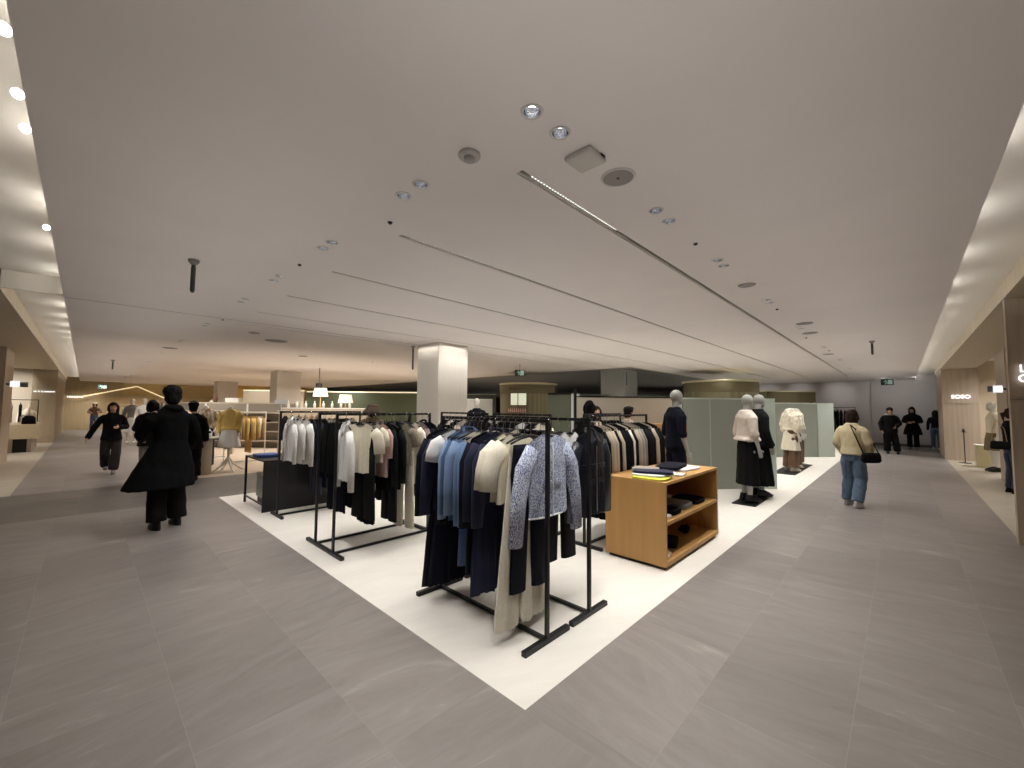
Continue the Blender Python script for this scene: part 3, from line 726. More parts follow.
# black table with crate
t = thing('display_table', 'black table with full front panel behind the white shirt rack', 'table', (1.9, 6.95, 0))
part('tabletop', MB().box(0, 0, .745, 1.25, 1.02, .77), M_black, t, bev=.003)
part('front_panel', MB().box(0, 0, 0, 1.25, .02, .745), mat('black_panel', (20, 20, 21), .5), t)
for xx in (0.0, 1.22): part('leg', MB().box(xx, .99, 0, xx+.03, 1.02, .745), M_black, t)
part('stretcher', MB().box(.005, .02, .1, .025, .99, .12), M_black, t)
t = thing('storage_crate', 'grey marbled storage box under the black table', 'box', (2.02, 7.05, .0))
part('body', MB().box(0, 0, .12, .55, .7, .47), mat('crate_grey', (186, 186, 182), .6, kind='noise', scale=12, amt=.2), t, bev=.006)
part('lid', MB().box(-.01, -.01, .471, .56, .71, .495), mat('crate_lid', (224, 224, 220), .6), t, bev=.004)
part('base', MB().box(.02, .02, 0, .53, .68, .12), M_black, t)
GT = 'folded clothes on the black table'
folded('folded_jeans', 'royal blue folded jeans on the black table', 'jeans', F['royal'], 2.1, 7.55, .771, .34, .4, .04, 0, GT, 3)
folded('folded_sweater', 'pale folded sweater on the black table beside the blue jeans', 'sweater', F['greige'], 2.5, 7.3, .771, .3, .32, .04, 0, GT, 2)
o = tag(link('price_sign', MB().box(-.1, -.004, 0, .1, .004, .055).box(-.004, -.004, -.1, .004, .004, 0).box(-.05, -.02, -.105, .05, .02, -.1).mesh('price_sign', M_white)), 'small white sign plate standing on the rail end of white shirt rack', 'sign')
o.location = (2.0, 6.6, 1.627); o.rotation_euler = (0, 0, -.8)
#==PEOPLE==
def ev_mesh(me, name, voxel, smooth=4, sm=.6):
    o = bpy.data.objects.new('tmp', me); COL.objects.link(o)
    r = o.modifiers.new('r', 'REMESH'); r.mode = 'VOXEL'; r.voxel_size = voxel; r.use_smooth_shade = True
    if smooth: s = o.modifiers.new('s', 'SMOOTH'); s.factor = sm; s.iterations = smooth
    dg = bpy.context.evaluated_depsgraph_get(); m2 = bpy.data.meshes.new_from_object(o.evaluated_get(dg))
    bpy.data.objects.remove(o); bpy.data.meshes.remove(me); m2.name = name
    return m2
def blob(name, mb, mats, parent, voxel=.012, smooth=4, fn=None, wr=0., wsc=14.):
    me = ev_mesh(mb.mesh('t', []), name, voxel, smooth)
    me.materials.clear()
    for m in (mats if isinstance(mats, (list, tuple)) else [mats]): me.materials.append(m)
    if wr:
        nn = [v.normal.copy() for v in me.vertices]
        for v, n in zip(me.vertices, nn):
            p = v.co; q = noise.noise(Vector((p.x*wsc, p.y*wsc, p.z*wsc*.55)))+.5*noise.noise(Vector((p.x*wsc*2.3, p.y*wsc*2.3, p.z*wsc)))
            v.co = p+n*q*wr
    if fn:
        for p in me.polygons:
            p.material_index = fn(p.center)
    me.polygons.foreach_set('use_smooth', [True]*len(me.polygons))
    return link(name, me, parent)
M_skin = mat('skin', (206, 164, 138), .55, kind='noise', scale=20, amt=.04)
M_lip = mat('lips', (158, 88, 80), .5); M_eye = mat('eyes', (30, 24, 22), .3); M_hair = mat('black_hair', (11, 10, 9), .8, kind='noise', scale=60, amt=.3, bump=.8, spec=.2)
M_hairb = mat('dark_brown_hair', (44, 28, 22), .75, kind='noise', scale=60, amt=.3, bump=.8, spec=.2)
M_maneq = mat('mannequin_grey', (176, 176, 170), .5); M_manw = mat('mannequin_white', (226, 224, 216), .5)
def hand(mb, wr, el, s, side, curl=.35, fl=1.):
    """five fingers in the direction elbow->wrist; thumb on the forward side (-y)"""
    wr = Vector(wr); d = (wr-Vector(el)).normalized()
    pn = Vector((side, 0, 0)); pn = (pn-d*pn.dot(d)).normalized()   # back of the hand faces out
    fw = d.cross(pn).normalized()
    if fw.y > 0: fw = -fw
    c = wr+d*.045*s
    mb.tube([wr, wr+d*.03*s, wr+d*.085*s], [.024*s, .034*s, .034*s], 10, flat=.55, up=pn if abs(d.dot(pn)) < .9 else None)
    for k, (o_, ln) in enumerate(((.027, .066), (.009, .074), (-.009, .069), (-.026, .055))):
        b = wr+d*.085*s+fw*o_*s; e1 = b+(d-pn*curl*.5).normalized()*ln*.45*s; e2 = e1+(d-pn*curl*1.4).normalized()*ln*.35*s; e3 = e2+(d-pn*curl*2.2).normalized()*ln*.25*s
        mb.tube([b-d*.01*s, e1, e2, e3], [.0092*s*fl, .0088*s*fl, .008*s*fl, .007*s*fl], 8)
    b = wr+d*.03*s+fw*.022*s; e1 = b+(d*.6+fw*.8).normalized()*.035*s; e2 = e1+(d*.9+fw*.35-pn*.3).normalized()*.03*s
    mb.tube([b, e1, e2], [.013*s, .011*s, .009*s], 8)
def head(mb, c, s, nose=True):
    x, y, z = c
    mb.ell((x, y+.012*s, z+.018*s), (.074*s, .09*s, .092*s), 20, 14)
    mb.ell((x, y-.022*s, z-.045*s), (.056*s, .062*s, .065*s), 16, 10)
    mb.ell((x, y-.04*s, z-.085*s), (.03*s, .028*s, .022*s), 12, 8)
    if nose:
        mb.tube([(x, y-.078*s, z+.012*s), (x, y-.094*s, z-.022*s), (x, y-.1*s, z-.032*s)], [.008*s, .011*s, .013*s], 8)
        mb.ell((x, y-.078*s, z-.056*s), (.024*s, .012*s, .011*s), 10, 6)
        for sg in (-1, 1):
            mb.ell((x+sg*.075*s, y+.012*s, z-.005*s), (.009*s, .02*s, .03*s), 8, 8)
            mb.ell((x+sg*.03*s, y-.075*s, z+.008*s), (.013*s, .008*s, .008*s), 8, 6)
def figure(name, label, cat, loc, face, Hh=1.68, arms=None, legs=None, wear=(), hair=None, skin=None, mannequin=False, voxel=.0085, headyaw=0, group=None, nohead=False, stoop=0., base=0., lean=0.):
    """face: world direction (x, y) the figure looks; local front is -y"""
    t = thing(name, label, cat, (loc[0], loc[1], base), math.atan2(face[1], face[0])+math.pi/2, group)
    s = Hh/1.72; V = lambda x, y, z: (x*s, y*s, z*s)
    arms = arms or [((.235, .02, 1.13), (.25, -.03, .88)), ((-.235, .02, 1.13), (-.25, -.03, .88))]
    legs = legs or [((.1, -.01, .49), (.105, .02, .085)), ((-.1, -.01, .49), (-.105, .02, .085))]
    mb = MB()
    mb.loft([(0, 0, .86*s, .10*s, .085*s), (0, 0, .9*s, .155*s, .105*s), (0, 0, .97*s, .16*s, .11*s), (0, -.005*s, 1.08*s, .125*s, .09*s), (0, 0, 1.22*s, .145*s, .1*s),
             (0, 0.005*s, 1.34*s, .17*s, .1*s), (0, .01*s, 1.41*s, .15*s, .075*s), (0, .012*s, 1.455*s, .07*s, .055*s)], 22, 2.3)
    if not nohead:
        hy = -.03-stoop
        mb.tube([V(0, .015, 1.42), V(0, hy*.5+.01, 1.5), V(0, hy+.02, 1.56)], [.058*s, .052*s, .05*s], 14)
        head(mb, V(0, hy, 1.615), s, not mannequin)
        hc = Vector(V(0, hy, 1.615))
    else: mb.tube([V(0, .015, 1.42), V(0, .0, 1.5)], [.056*s, .05*s], 14)
    for sg, (el, wr) in zip((1, -1), arms):
        mb.tube([V(sg*.16, .005, 1.385), V(sg*.19, .01, 1.33), V(*el)], [.05*s, .05*s, .038*s], 12)
        mb.tube([V(*el), V(*[(a*.6+b*.4) for a, b in zip(el, wr)]), V(*wr)], [.038*s, .036*s, .024*s], 12)
        hand(mb, V(*wr), V(*el), s, sg, fl=1.0 if voxel < .01 else 1.25)
    for sg, (kn, an) in zip((1, -1), legs):
        mb.tube([V(sg*.085, 0, .9), V(sg*.095, 0, .8), V(*kn)], [.085*s, .085*s, .055*s], 14)
        mb.tube([V(*kn), V(kn[0]*.6+an[0]*.4, kn[1]*.6+an[1]*.4+.012, kn[2]*.6+an[2]*.4), V(*an)], [.055*s, .054*s, .036*s], 14)
        mb.tube([V(an[0], an[1]+.02, an[2]-.04), V(an[0], an[1]-.06, an[2]-.055), V(an[0], an[1]-.15, an[2]-.062)], [.036*s, .034*s, .026*s], 10)
    if mannequin:
        blob('body', mb, skin or M_maneq, t, voxel)
    else:
        def fn(p):
            q = p-hc
            if q.y > -.055*s: return 0
            if abs(abs(q.x)-.03*s) < .014*s and abs(q.z-.008*s) < .0075*s and q.y < -.07*s: return 2
            if abs(abs(q.x)-.03*s) < .019*s and abs(q.z-.03*s) < .004*s: return 2
            if abs(q.x) < .022*s and abs(q.z+.056*s) < .009*s: return 1
            return 0
        blob('body', mb, [skin or M_skin, M_lip, M_eye], t, voxel, fn=fn)
    for wd in wear:
        k = wd['k']; m = wd['m']; W = MB(); vx = wd.get('vx', .012)
        e = wd.get('e', .018)*1.0
        if k == 'top':
            z0 = wd.get('z0', .88); fl = wd.get('fl', 0.); slv = wd.get('slv', 1.)
            W.loft([(0, .0, z0*s, (.155+fl)*s+e*.6, (.108+fl)*s+e*.6), (0, 0, (z0+.02)*s, (.158+fl)*s+e*.6, (.11+fl)*s+e*.6), (0, 0, 1.06*s if z0 < 1.02 else (z0+.08)*s, (.132+fl*.5)*s+e*.7, (.095+fl*.4)*s+e*.7),
                    (0, 0, 1.22*s, .146*s+e*.7, .1*s+e*.7), (0, .005*s, 1.34*s, .17*s+e*.6, .1*s+e*.6), (0, .01*s, 1.405*s, .15*s+e*.5, .078*s+e*.5), (0, .012*s, 1.46*s, .085*s+e*.6, .07*s+e*.4), (0, .01*s, (1.475+wd.get('neck', 0))*s, .07*s+e*.4, .066*s+e*.3)], 24, 2.3)
            for sg, (el, wr) in zip((1, -1), arms):
                el_, wr_ = Vector(V(*el)), Vector(V(*wr))
                W.tube([V(sg*.15, .005, 1.38), V(sg*.195, .01, 1.33), tuple(el_)], [.052*s+e*.4, .054*s+e*.45, .045*s+e*.6], 12)
                end = el_+(wr_-el_)*min(1, slv)
                W.tube([tuple(el_), tuple(end)], [.045*s+e*.6, (.045 if slv < .6 else .033)*s+e*.7*wd.get('cuff', 1)], 12)
            for ex in wd.get('more', ()): ex(W, s)
        elif k == 'skirt':
            z1 = wd.get('z1', 1.0); z0 = wd['z0']; h0 = wd.get('h', .3)
            n = 36; rs = []
            for zz, rr_ in ((z1, .15), (z1-.1, .175), ((z0+z1)/2, (.17+h0)/2), (z0+.02, h0), (z0, h0-.006), (z0+.01, h0-.03), (z1-.05, .12)):
                ring = []
                for i in range(n):
                    a = 2*math.pi*i/n; f_ = 1+.07*math.sin(a*9)*max(0, (z1-zz)/(z1-z0))
                    ring.append((rr_*s*math.cos(a)*f_, rr_*.78*s*math.sin(a)*f_+wd.get('sway', 0)*(z1-zz)*s, zz*s))
                rs.append(ring)
            W.rings(rs, True); vx = wd.get('vx', .012)
        elif k == 'coat':
            z0 = wd['z0']; h0 = wd.get('h', .3)
            W.loft([(wd.get('sx', 0)*s, wd.get('sway', 0)*s, z0*s, h0*s, h0*.72*s), (wd.get('sx', 0)*.96*s, wd.get('sway', 0)*s, (z0+.02)*s, h0*s, h0*.73*s), (wd.get('sx', 0)*.4*s, 0, (z0*.5+.5)*s, (h0*.55+.1)*s, .19*s), (0, 0, 1.06*s, .172*s, .125*s), (0, 0, 1.25*s, .178*s, .122*s),
                    (0, .005*s, 1.35*s, .19*s, .115*s), (0, .01*s, 1.415*s, .16*s, .09*s), (0, .012*s, 1.475*s, .09*s, .085*s), (0, .012*s, 1.50*s, .08*s, .08*s)], 28, 2.2)
            for sg, (el, wr) in zip((1, -1), arms):
                W.tube([V(sg*.155, .005, 1.37), V(sg*.205, .01, 1.32), V(*el)], [.06*s, .066*s, .064*s], 12)
                W.tube([V(*el), V(*[(a*.1+b*.9) for a, b in zip(el, wr)])], [.064*s, .055*s], 12)
            for ex in wd.get('more', ()): ex(W, s)
        elif k == 'trousers':
            r0 = wd.get('r', .1)*.86; rb = wd.get('rb', .085)*.86; zb_ = wd.get('zb', .07)
            W.loft([(0, 0, .82*s, .15*s, .112*s), (0, 0, .92*s, .174*s, .125*s), (0, 0, 1.03*s, .15*s, .112*s)], 22, 2.3)
            for sg, (kn, an) in zip((1, -1), legs):
                kn_, an_ = Vector(V(*kn)), Vector(V(*an))
                end = an_ + (kn_-an_)*max(0, (zb_-an[2]*0-.06)/.42)
                W.tube([V(sg*.085, 0, .88), V(sg*.095, 0, .78), tuple(kn_), tuple(an_+(kn_-an_)*.25), tuple(end)], [.09*s, max(r0, .097)*s, (r0+rb)/2*s, rb*s, rb*s], 14, round_end=False)
        elif k == 'shoes':
            for sg, (kn, an) in zip((1, -1), legs):
                S = MB()
                S.loft([(an[0]*s, (an[1]-.05)*s, (an[2]-.085)*s, .042*s, .13*s), (an[0]*s, (an[1]-.05)*s, (an[2]-.05)*s, .044*s, .13*s), (an[0]*s, (an[1]-.03)*s, (an[2]-.015)*s, .04*s, .1*s), (an[0]*s, (an[1]+.01)*s, (an[2]+.03)*s, .038*s, .05*s)], 16, 2.2)
                o = part('shoe', S, m, t, True); o.name = 'shoe'
            continue
        elif k == 'mesh':
            wd['fn'](W, s, V)
        nm = wd.get('name', {'top': 'top', 'skirt': 'skirt', 'coat': 'coat', 'trousers': 'trousers'}.get(k, 'garment'))
        blob(nm, W, m, t, vx, wd.get('sm', 3), wr=wd.get('wr', .006))
    if hair:
        W = MB(); x, y, z = hc; hk = hair[0]
        W.ell((x, y+.022*s, z+.035*s), (.086*s, .098*s, .095*s), 20, 12)
        W.ell((x, y+.045*s, z-.01*s), (.08*s, .075*s, .1*s), 16, 10)
        if hk == 'short':
            W.ell((x, y+.02*s, z+.05*s), (.097*s, .107*s, .09*s), 18, 10); W.ell((x, y+.04*s, z-.02*s), (.086*s, .082*s, .1*s), 18, 10); W.ell((x, y-.03*s, z+.085*s), (.075*s, .075*s, .045*s), 16, 8)
        if hk == 'bob':
            for sg in (-1, 1): W.tube([(x+sg*.07*s, y+.02*s, z+.03*s), (x+sg*.084*s, y+.02*s, z-.05*s), (x+sg*.07*s, y+.03*s, z-.12*s)], [.035*s, .032*s, .022*s], 10)
            W.ell((x, y+.06*s, z-.06*s), (.08*s, .05*s, .09*s), 14, 8)
        if hk == 'long':
            W.tube([(x, y+.05*s, z+.03*s), (x, y+.085*s, z-.1*s), (x, y+.1*s, z-.28*s)], [.085*s, .085*s, .05*s], 14, flat=.6)
            for sg in (-1, 1): W.tube([(x+sg*.068*s, y+.01*s, z+.04*s), (x+sg*.082*s, y+.02*s, z-.06*s), (x+sg*.085*s, y+.04*s, z-.2*s)], [.034*s, .032*s, .02*s], 10)
        if hk == 'tail':
            W.tube([(x, y+.09*s, z+.03*s), (x, y+.15*s, z+.0*s), (x, y+.14*s, z-.16*s)], [.03*s, .034*s, .014*s], 10)
        if hk == 'bun': W.ell((x, y+.03*s, z+.13*s), (.045*s, .045*s, .04*s), 12, 8)
        blob('hair', W, hair[1], t, .009, 3, wr=.009, wsc=24)
    return t
WALK = [((.1, -.14, .5), (.1, -.12, .09)), ((-.1, .06, .49), (-.1, .3, .16))]
def ccap(W, s): W.ell((0, .05*s, 1.46*s), (.1*s, .075*s, .05*s), 14, 8)
# the man in the black coat, seen from behind
figure('person', 'person in a long black coat and black trousers seen from behind, left aisle', 'person', (.81, 7.03), (-.25, 1), 1.83,
       arms=[((.27, -.06, 1.14), (.19, -.26, 1.08)), ((-.27, -.02, 1.13), (-.24, -.16, .93))],
       legs=[((.1, -.02, .49), (.11, .04, .085)), ((-.1, -.04, .49), (-.12, -.02, .085))],
       wear=[dict(k='coat', m=mat('black_wool', (9, 9, 10), .95, spec=.15), z0=.5, h=.35, sx=.09, sway=.02, more=(ccap,), wr=.007, name='coat'), dict(k='trousers', m=mat('charcoal_cloth', (20, 18, 18), .9, spec=.2), r=.11, rb=.115), dict(k='shoes', m=M_black)],
       hair=('short', M_hair), voxel=.008)
# companion half hidden by the coat
figure('person', 'person in dark puffer jacket and pale trousers partly hidden behind black coat', 'person', (.98, 11.2), (.35, 1), 1.68,
       arms=[((.26, -.05, 1.14), (.2, -.24, 1.02)), ((-.26, -.03, 1.13), (-.22, -.2, .98))],
       wear=[dict(k='top', m=mat('dark_olive_padding', (28, 27, 25), .8, spec=.2), z0=.78, e=.045, fl=.03, wr=.012), dict(k='trousers', m=mat('pale_grey_cloth', (150, 145, 138), .8), r=.1, rb=.1), dict(k='shoes', m=M_black)],
       hair=('bob', M_hair), voxel=.01)
figure('person', 'person in black jacket with hands busy, right behind the long black coat', 'person', (1.62, 11.0), (.2, 1), 1.66,
       wear=[dict(k='top', m=mat('black_padding', (13, 13, 14), .85, spec=.2), z0=.7, e=.04, fl=.03, wr=.01), dict(k='trousers', m=F['black'], r=.1, rb=.1), dict(k='shoes', m=M_black)],
       hair=('short', M_hair), voxel=.01)
# woman walking towards the camera
figure('person', 'person with dark bobbed hair in black sweater and wide trousers walking towards us', 'person', (.47, 13.3), (.0, -1), 1.63,
       arms=[((.25, -.0, 1.13), (.12, -.2, 1.13)), ((-.3, .0, 1.13), (-.4, -.06, .9))],
       legs=[((.09, -.1, .5), (.06, -.1, .09)), ((-.1, .04, .49), (-.07, .22, .17))],
       wear=[dict(k='top', m=mat('black_knit', (14, 13, 16), .95, spec=.2), z0=.82, e=.03, fl=.02, neck=.01), dict(k='trousers', m=mat('brown_black_cloth', (36, 31, 29), .9), r=.11, rb=.11), dict(k='shoes', m=F['grey'])],
       hair=('bob', M_hairb), voxel=.009)
# woman in the cream jacket
figure('person', 'person in cream shearling jacket and blue jeans walking away in right aisle', 'person', (9.0, .63), (1, -.45), 1.6,
       arms=[((.25, .03, 1.12), (.2, -.1, .93)), ((-.25, -.0, 1.13), (-.2, -.16, 1.0))],
       legs=[((.11, -.05, .49), (.13, -.02, .085)), ((-.1, -.02, .49), (-.12, .16, .1))],
       wear=[dict(k='top', m=F['shearling'], z0=.92, e=.03, fl=.02, neck=.02, wr=.006), dict(k='trousers', m=F['jeans'], r=.115, rb=.105, wr=.01), dict(k='shoes', m=mat('pale_shoe', (206, 200, 196), .5)),
             dict(k='mesh', m=mat('face_mask', (232, 232, 236), .7), name='face_mask', wr=0, vx=.008, fn=lambda W, s, V: W.ell((0, -.095*s, 1.572*s), (.055*s, .042*s, .048*s), 14, 8))],
       hair=('bob', M_hairb), voxel=.0085)
t = thing('shoulder_bag', 'black shoulder bag hanging at the hip of person in cream jacket', 'bag', (8.78, .39, .76), -.75)
part('pouch', MB().loft([(0, 0, 0, .13, .045), (0, 0, .03, .16, .06), (0, 0, .12, .155, .05), (0, 0, .16, .14, .03)], 20, 2.6), F['black'], t, True)
part('strap', MB().tube([(-.13, 0, .15), (-.16, .1, .42), (-.14, .21, .6), (-.02, .2, .5), (.1, .06, .3), (.13, 0, .15)], .009, 8), F['black'], t, True)
# two people in black near the far wall
figure('person', 'person in black coat with pale scarf looking down at the far wall', 'person', (20.9, .36), (-1, -.15), 1.7,
       arms=[((.27, -.02, 1.13), (.14, -.22, 1.02)), ((-.27, 0, 1.13), (-.24, -.08, .9))],
       legs=[((.13, -.02, .49), (.18, -.05, .085)), ((-.1, 0, .49), (-.1, .02, .085))],
       wear=[dict(k='top', m=F['black'], z0=.8, e=.05, fl=.04), dict(k='trousers', m=F['black'], r=.13, rb=.12), dict(k='shoes', m=M_black),
             dict(k='mesh', m=F['greige'], name='scarf', fn=lambda W, s, V: W.ell((0, 0, 1.47*s), (.15*s, .13*s, .055*s), 16, 8))],
       hair=('short', M_hair), voxel=.013, stoop=.03)
figure('person', 'person in knee length black coat standing before the far wall', 'person', (23.9, -.28), (-1, .1), 1.75,
       arms=[((.27, -.06, 1.14), (.1, -.22, 1.12)), ((-.27, -.06, 1.14), (-.12, -.22, 1.1))],
       wear=[dict(k='coat', m=F['black'], z0=.6, h=.29), dict(k='trousers', m=F['black'], r=.1, rb=.1), dict(k='shoes', m=F['grey'])], hair=('long', M_hair), voxel=.013)
figure('person', 'person in dark top and jeans half hidden behind far wood panel', 'person', (24.6, -.98), (1, 0), 1.62,
       wear=[dict(k='top', m=F['dnavy'], z0=.95), dict(k='trousers', m=F['jeans']), dict(k='shoes', m=F['white'])], hair=('long', M_hair), voxel=.014)
# woman at the right edge
figure('person', 'person in black sweater, dark jeans and boots with handbag behind right panel', 'person', (12.7, -1.55), (.3, -1), 1.66,
       arms=[((.25, -.05, 1.13), (.2, -.25, 1.1)), ((-.25, -.05, 1.13), (-.2, -.25, 1.05))],
       wear=[dict(k='top', m=F['black'], z0=.9, e=.028), dict(k='trousers', m=F['denimdark'], r=.095, rb=.09), dict(k='shoes', m=F['black'])], hair=('tail', M_hairb), voxel=.011)
t = thing('handbag', 'black handbag with metal rings carried by person behind right panel', 'bag', (12.5, -1.36, .86), 1.2)
part('pouch', MB().loft([(0, 0, 0, .12, .05), (0, 0, .03, .13, .06), (0, 0, .14, .12, .04), (0, 0, .16, .1, .03)], 18, 3), F['black'], t, True)
part('strap', MB().tube([(-.1, 0, .15), (-.09, .06, .4), (0, .1, .58), (.07, .06, .4), (.1, 0, .15)], .006, 8), mat('chain', (188, 158, 110), .35, metal=.8), t, True)
for k in range(3):
    part('ring', MB().tube([(-.06+k*.06+.025*math.cos(a*.7), -.058, .09+.02*math.sin(a*.7)) for a in range(10)], .005, 6), mat('brass', (228, 200, 150), .3, metal=.9), t, True)
# shoppers between the racks
figure('person', 'person with black hair turned away, seen above the coats, left of another', 'person', (6.2, 4.02), (.7, .7), 1.72, wear=[dict(k='top', m=F['black'], z0=.8), dict(k='trousers', m=F['black'])], hair=('bob', M_hair), voxel=.011)
figure('person', 'person with brown hair facing us, seen above the coats', 'person', (6.95, 4.35), (-.7, -.75), 1.63, wear=[dict(k='top', m=F['dnavy'], z0=.8, neck=.02), dict(k='trousers', m=F['black'])], hair=('long', M_hairb), voxel=.009)
figure('person', 'person with short black hair bending, only crown visible above coats', 'person', (7.36, 3.89), (.9, -.3), 1.62, wear=[dict(k='top', m=F['beige'], z0=.8), dict(k='trousers', m=F['black'])], hair=('short', M_hair), voxel=.011)
def bucket(W, s, V):
    W.lathe([(.02, 1.74*s), (.1, 1.735*s), (.125, 1.65*s), (.19, 1.56*s), (.2, 1.575*s), (.13, 1.67*s)], (0, -.02, 0), 22)
figure('person', 'person in a wide dark brown bucket hat behind the left racks', 'person', (3.95, 7.6), (.7, .7), 1.62,
       wear=[dict(k='top', m=F['brown'], z0=.8, e=.04), dict(k='trousers', m=F['black']), dict(k='mesh', m=mat('brown_plush', (62, 46, 34), .95, kind='noise', scale=60, bump=.8), name='hat', fn=bucket)], hair=('bob', M_hair), voxel=.011)
# person and window figure far away at the left
figure('person', 'person in brown jacket, pale cap and light jeans at the far wood wall', 'person', (.45, 35.6), (-.1, -1), 1.68,
       arms=[((.27, -.05, 1.14), (.2, -.24, 1.15)), ((-.27, -.05, 1.14), (-.15, -.24, 1.1))],
       legs=[((.1, -.1, .5), (.12, -.12, .09)), ((-.1, .04, .49), (-.14, .2, .14))],
       wear=[dict(k='top', m=F['brown'], z0=.95, e=.03), dict(k='trousers', m=F['jeans'], r=.1), dict(k='shoes', m=F['black']), dict(k='mesh', m=F['white'], name='cap', fn=lambda W, s, V: W.ell((0, -.03*s, 1.68*s), (.09*s, .11*s, .06*s), 14, 8))],
       hair=('bob', M_hair), voxel=.014)
#==MANNEQUINS==
def platform(label, x, y, w_, d_, rz=0, m=M_black):
    o = link('base_plate', MB().box(-w_/2, -d_/2, 0, w_/2, d_/2, .015).mesh('base_plate', m)); o.location = (x, y, 0); o.rotation_euler = (0, 0, rz); tag(o, label, 'plate'); o.name = 'mannequin_plate'; return o
BT = [((.24, .03, 1.12), (.26, -.02, .87)), ((-.24, .03, 1.12), (-.25, -.04, .87))]
platform('dark metal floor plate under the mannequin in black suit', 6.41, 2.6, .4, .4)
figure('mannequin', 'grey mannequin in black short sleeved jacket and trousers behind the oak shelf', 'mannequin', (6.41, 2.58), (.75, -.65), 1.88, arms=BT, mannequin=True, base=.016, nohead=False,
       wear=[dict(k='top', m=F['dnavy'], z0=.9, slv=.1, e=.03, fl=.02, name='jacket'), dict(k='trousers', m=F['dnavy'], r=.1, rb=.1, name='trousers'), dict(k='shoes', m=M_black)])
platform('black floor plate under the two mannequins in long black skirts', 8.35, 1.98, 1.3, .36)
figure('mannequin', 'grey mannequin in blush blouse and long black skirt before the frosted panel', 'mannequin', (7.98, 1.97), (.68, -.73), 1.84, arms=BT, mannequin=True, base=.016,
       legs=[((.08, 0, .49), (.08, .02, .1)), ((-.08, 0, .49), (-.08, .02, .1))],
       wear=[dict(k='top', m=mat('blush_satin', (224, 212, 198), .5), z0=.98, slv=.15, e=.04, fl=.05, name='blouse', wr=.01), dict(k='skirt', m=F['black'], z0=.27, h=.2, name='skirt'), dict(k='shoes', m=M_black)])
figure('mannequin', 'grey mannequin in sleeveless black jacket and full skirt, behind the blush blouse', 'mannequin', (8.6, 1.93), (.68, -.73), 1.86, arms=BT, mannequin=True, base=.016,
       legs=[((.08, 0, .49), (.08, .02, .1)), ((-.08, 0, .49), (-.08, .02, .1))],
       wear=[dict(k='top', m=F['black'], z0=.86, slv=1., e=.035, fl=.08, name='jacket'), dict(k='skirt', m=F['black'], z0=.2, h=.25, name='skirt'), dict(k='shoes', m=M_black)])
platform('dark floor plate under the mannequins in cream and brown clothes', 13.4, 2.2, 2.6, .5)
for k, (x, y, lb, c2) in enumerate(((12.85, 2.15, 'headless mannequin in ruffled cream blouse and cream skirt over brown wide trousers', 'cream'), (13.6, 2.2, 'headless mannequin in pale top and dark brown pleated trousers, second in row', 'brown'), (14.3, 2.25, 'headless mannequin in pale top and dark brown trousers, farthest in row', 'brown'))):
    wr = [dict(k='top', m=F['cream'], z0=1.0, e=.05, fl=.02, slv=.5, name='blouse', wr=.02, neck=.04), dict(k='trousers', m=F['brown'], r=.13, rb=.13, name='trousers'), dict(k='shoes', m=F['cream'])]
    if k == 0: wr.append(dict(k='skirt', m=F['cream'], z0=.5, h=.24, name='skirt'))
    figure('mannequin', lb, 'mannequin', (x, y), (.68, -.73), 1.82, arms=BT, mannequin=True, base=.016, nohead=True, skin=M_manw, voxel=.012, wear=wr)
# store mannequins at the left, beyond the cross aisle
figure('mannequin', 'headless mannequin in floral jacket and navy trousers behind white handbag plinth', 'mannequin', (2.13, 12.67), (-.2, -1), 1.78, mannequin=True, nohead=True, skin=M_manw, voxel=.012,
       arms=[((.24, .03, 1.14), (.2, -.12, 1.0)), ((-.24, .03, 1.14), (-.2, -.12, 1.0))],
       wear=[dict(k='top', m=F['floral'], z0=.98, e=.03, fl=.03, wr=.014, name='jacket'), dict(k='trousers', m=F['navy'], r=.11, rb=.11)])
t = figure('dress_form', 'dress form on tripod stand in yellow jacket and white skirt', 'dress form', (2.5, 12.0), (-.35, -1), 1.75, mannequin=True, nohead=True, skin=M_manw, voxel=.012,
       arms=[((.21, .02, 1.14), (.2, -.04, .93)), ((-.21, .02, 1.14), (-.2, -.04, .93))], legs=[((.05, 0, .62), (.05, 0, .6)), ((-.05, 0, .62), (-.05, 0, .6))],
       wear=[dict(k='top', m=F['yellow'], z0=.98, e=.025, fl=.01, wr=.014, name='jacket'), dict(k='skirt', m=F['white'], z0=.56, h=.235, name='skirt')])
part('stand_pole', MB().tube([(0, 0, .3), (0, 0, .75)], .03, 10), M_white, t, True)
for k in range(4):
    a = k*math.pi/2+.5
    part('stand_leg', MB().tube([(0, 0, .33), (.12*math.cos(a), .12*math.sin(a), .16), (.3*math.cos(a), .3*math.sin(a), .02), (.36*math.cos(a), .36*math.sin(a), .012)], [.028, .022, .016, .013], 8), M_white, t, True)
t = thing('display_plinth', 'pale round topped plinth carrying a white handbag', 'plinth', (1.93, 11.85, 0))
part('column', MB().lathe([(.21, 0), (.21, .82)], n=28), mat('plinth_stone', (190, 180, 162), .6), t, True)
part('top_disc', MB().lathe([(.33, .82), (.33, .85)], n=32), M_white, t)
t = thing('handbag', 'small white handbag with dark edging on the round plinth', 'bag', (1.97, 11.8, .851))
part('body', MB().loft([(0, 0, 0, .15, .06), (0, 0, .1, .15, .055), (0, 0, .19, .1, .035)], 16, 3.4), F['white'], t, True)
part('flap', MB().box(-.11, -.066, .09, .11, -.052, .14), F['black'], t)
part('handle', MB().tube([(-.05, 0, .18), (-.04, 0, .24), (.04, 0, .24), (.05, 0, .18)], .008, 8), F['white'], t, True)
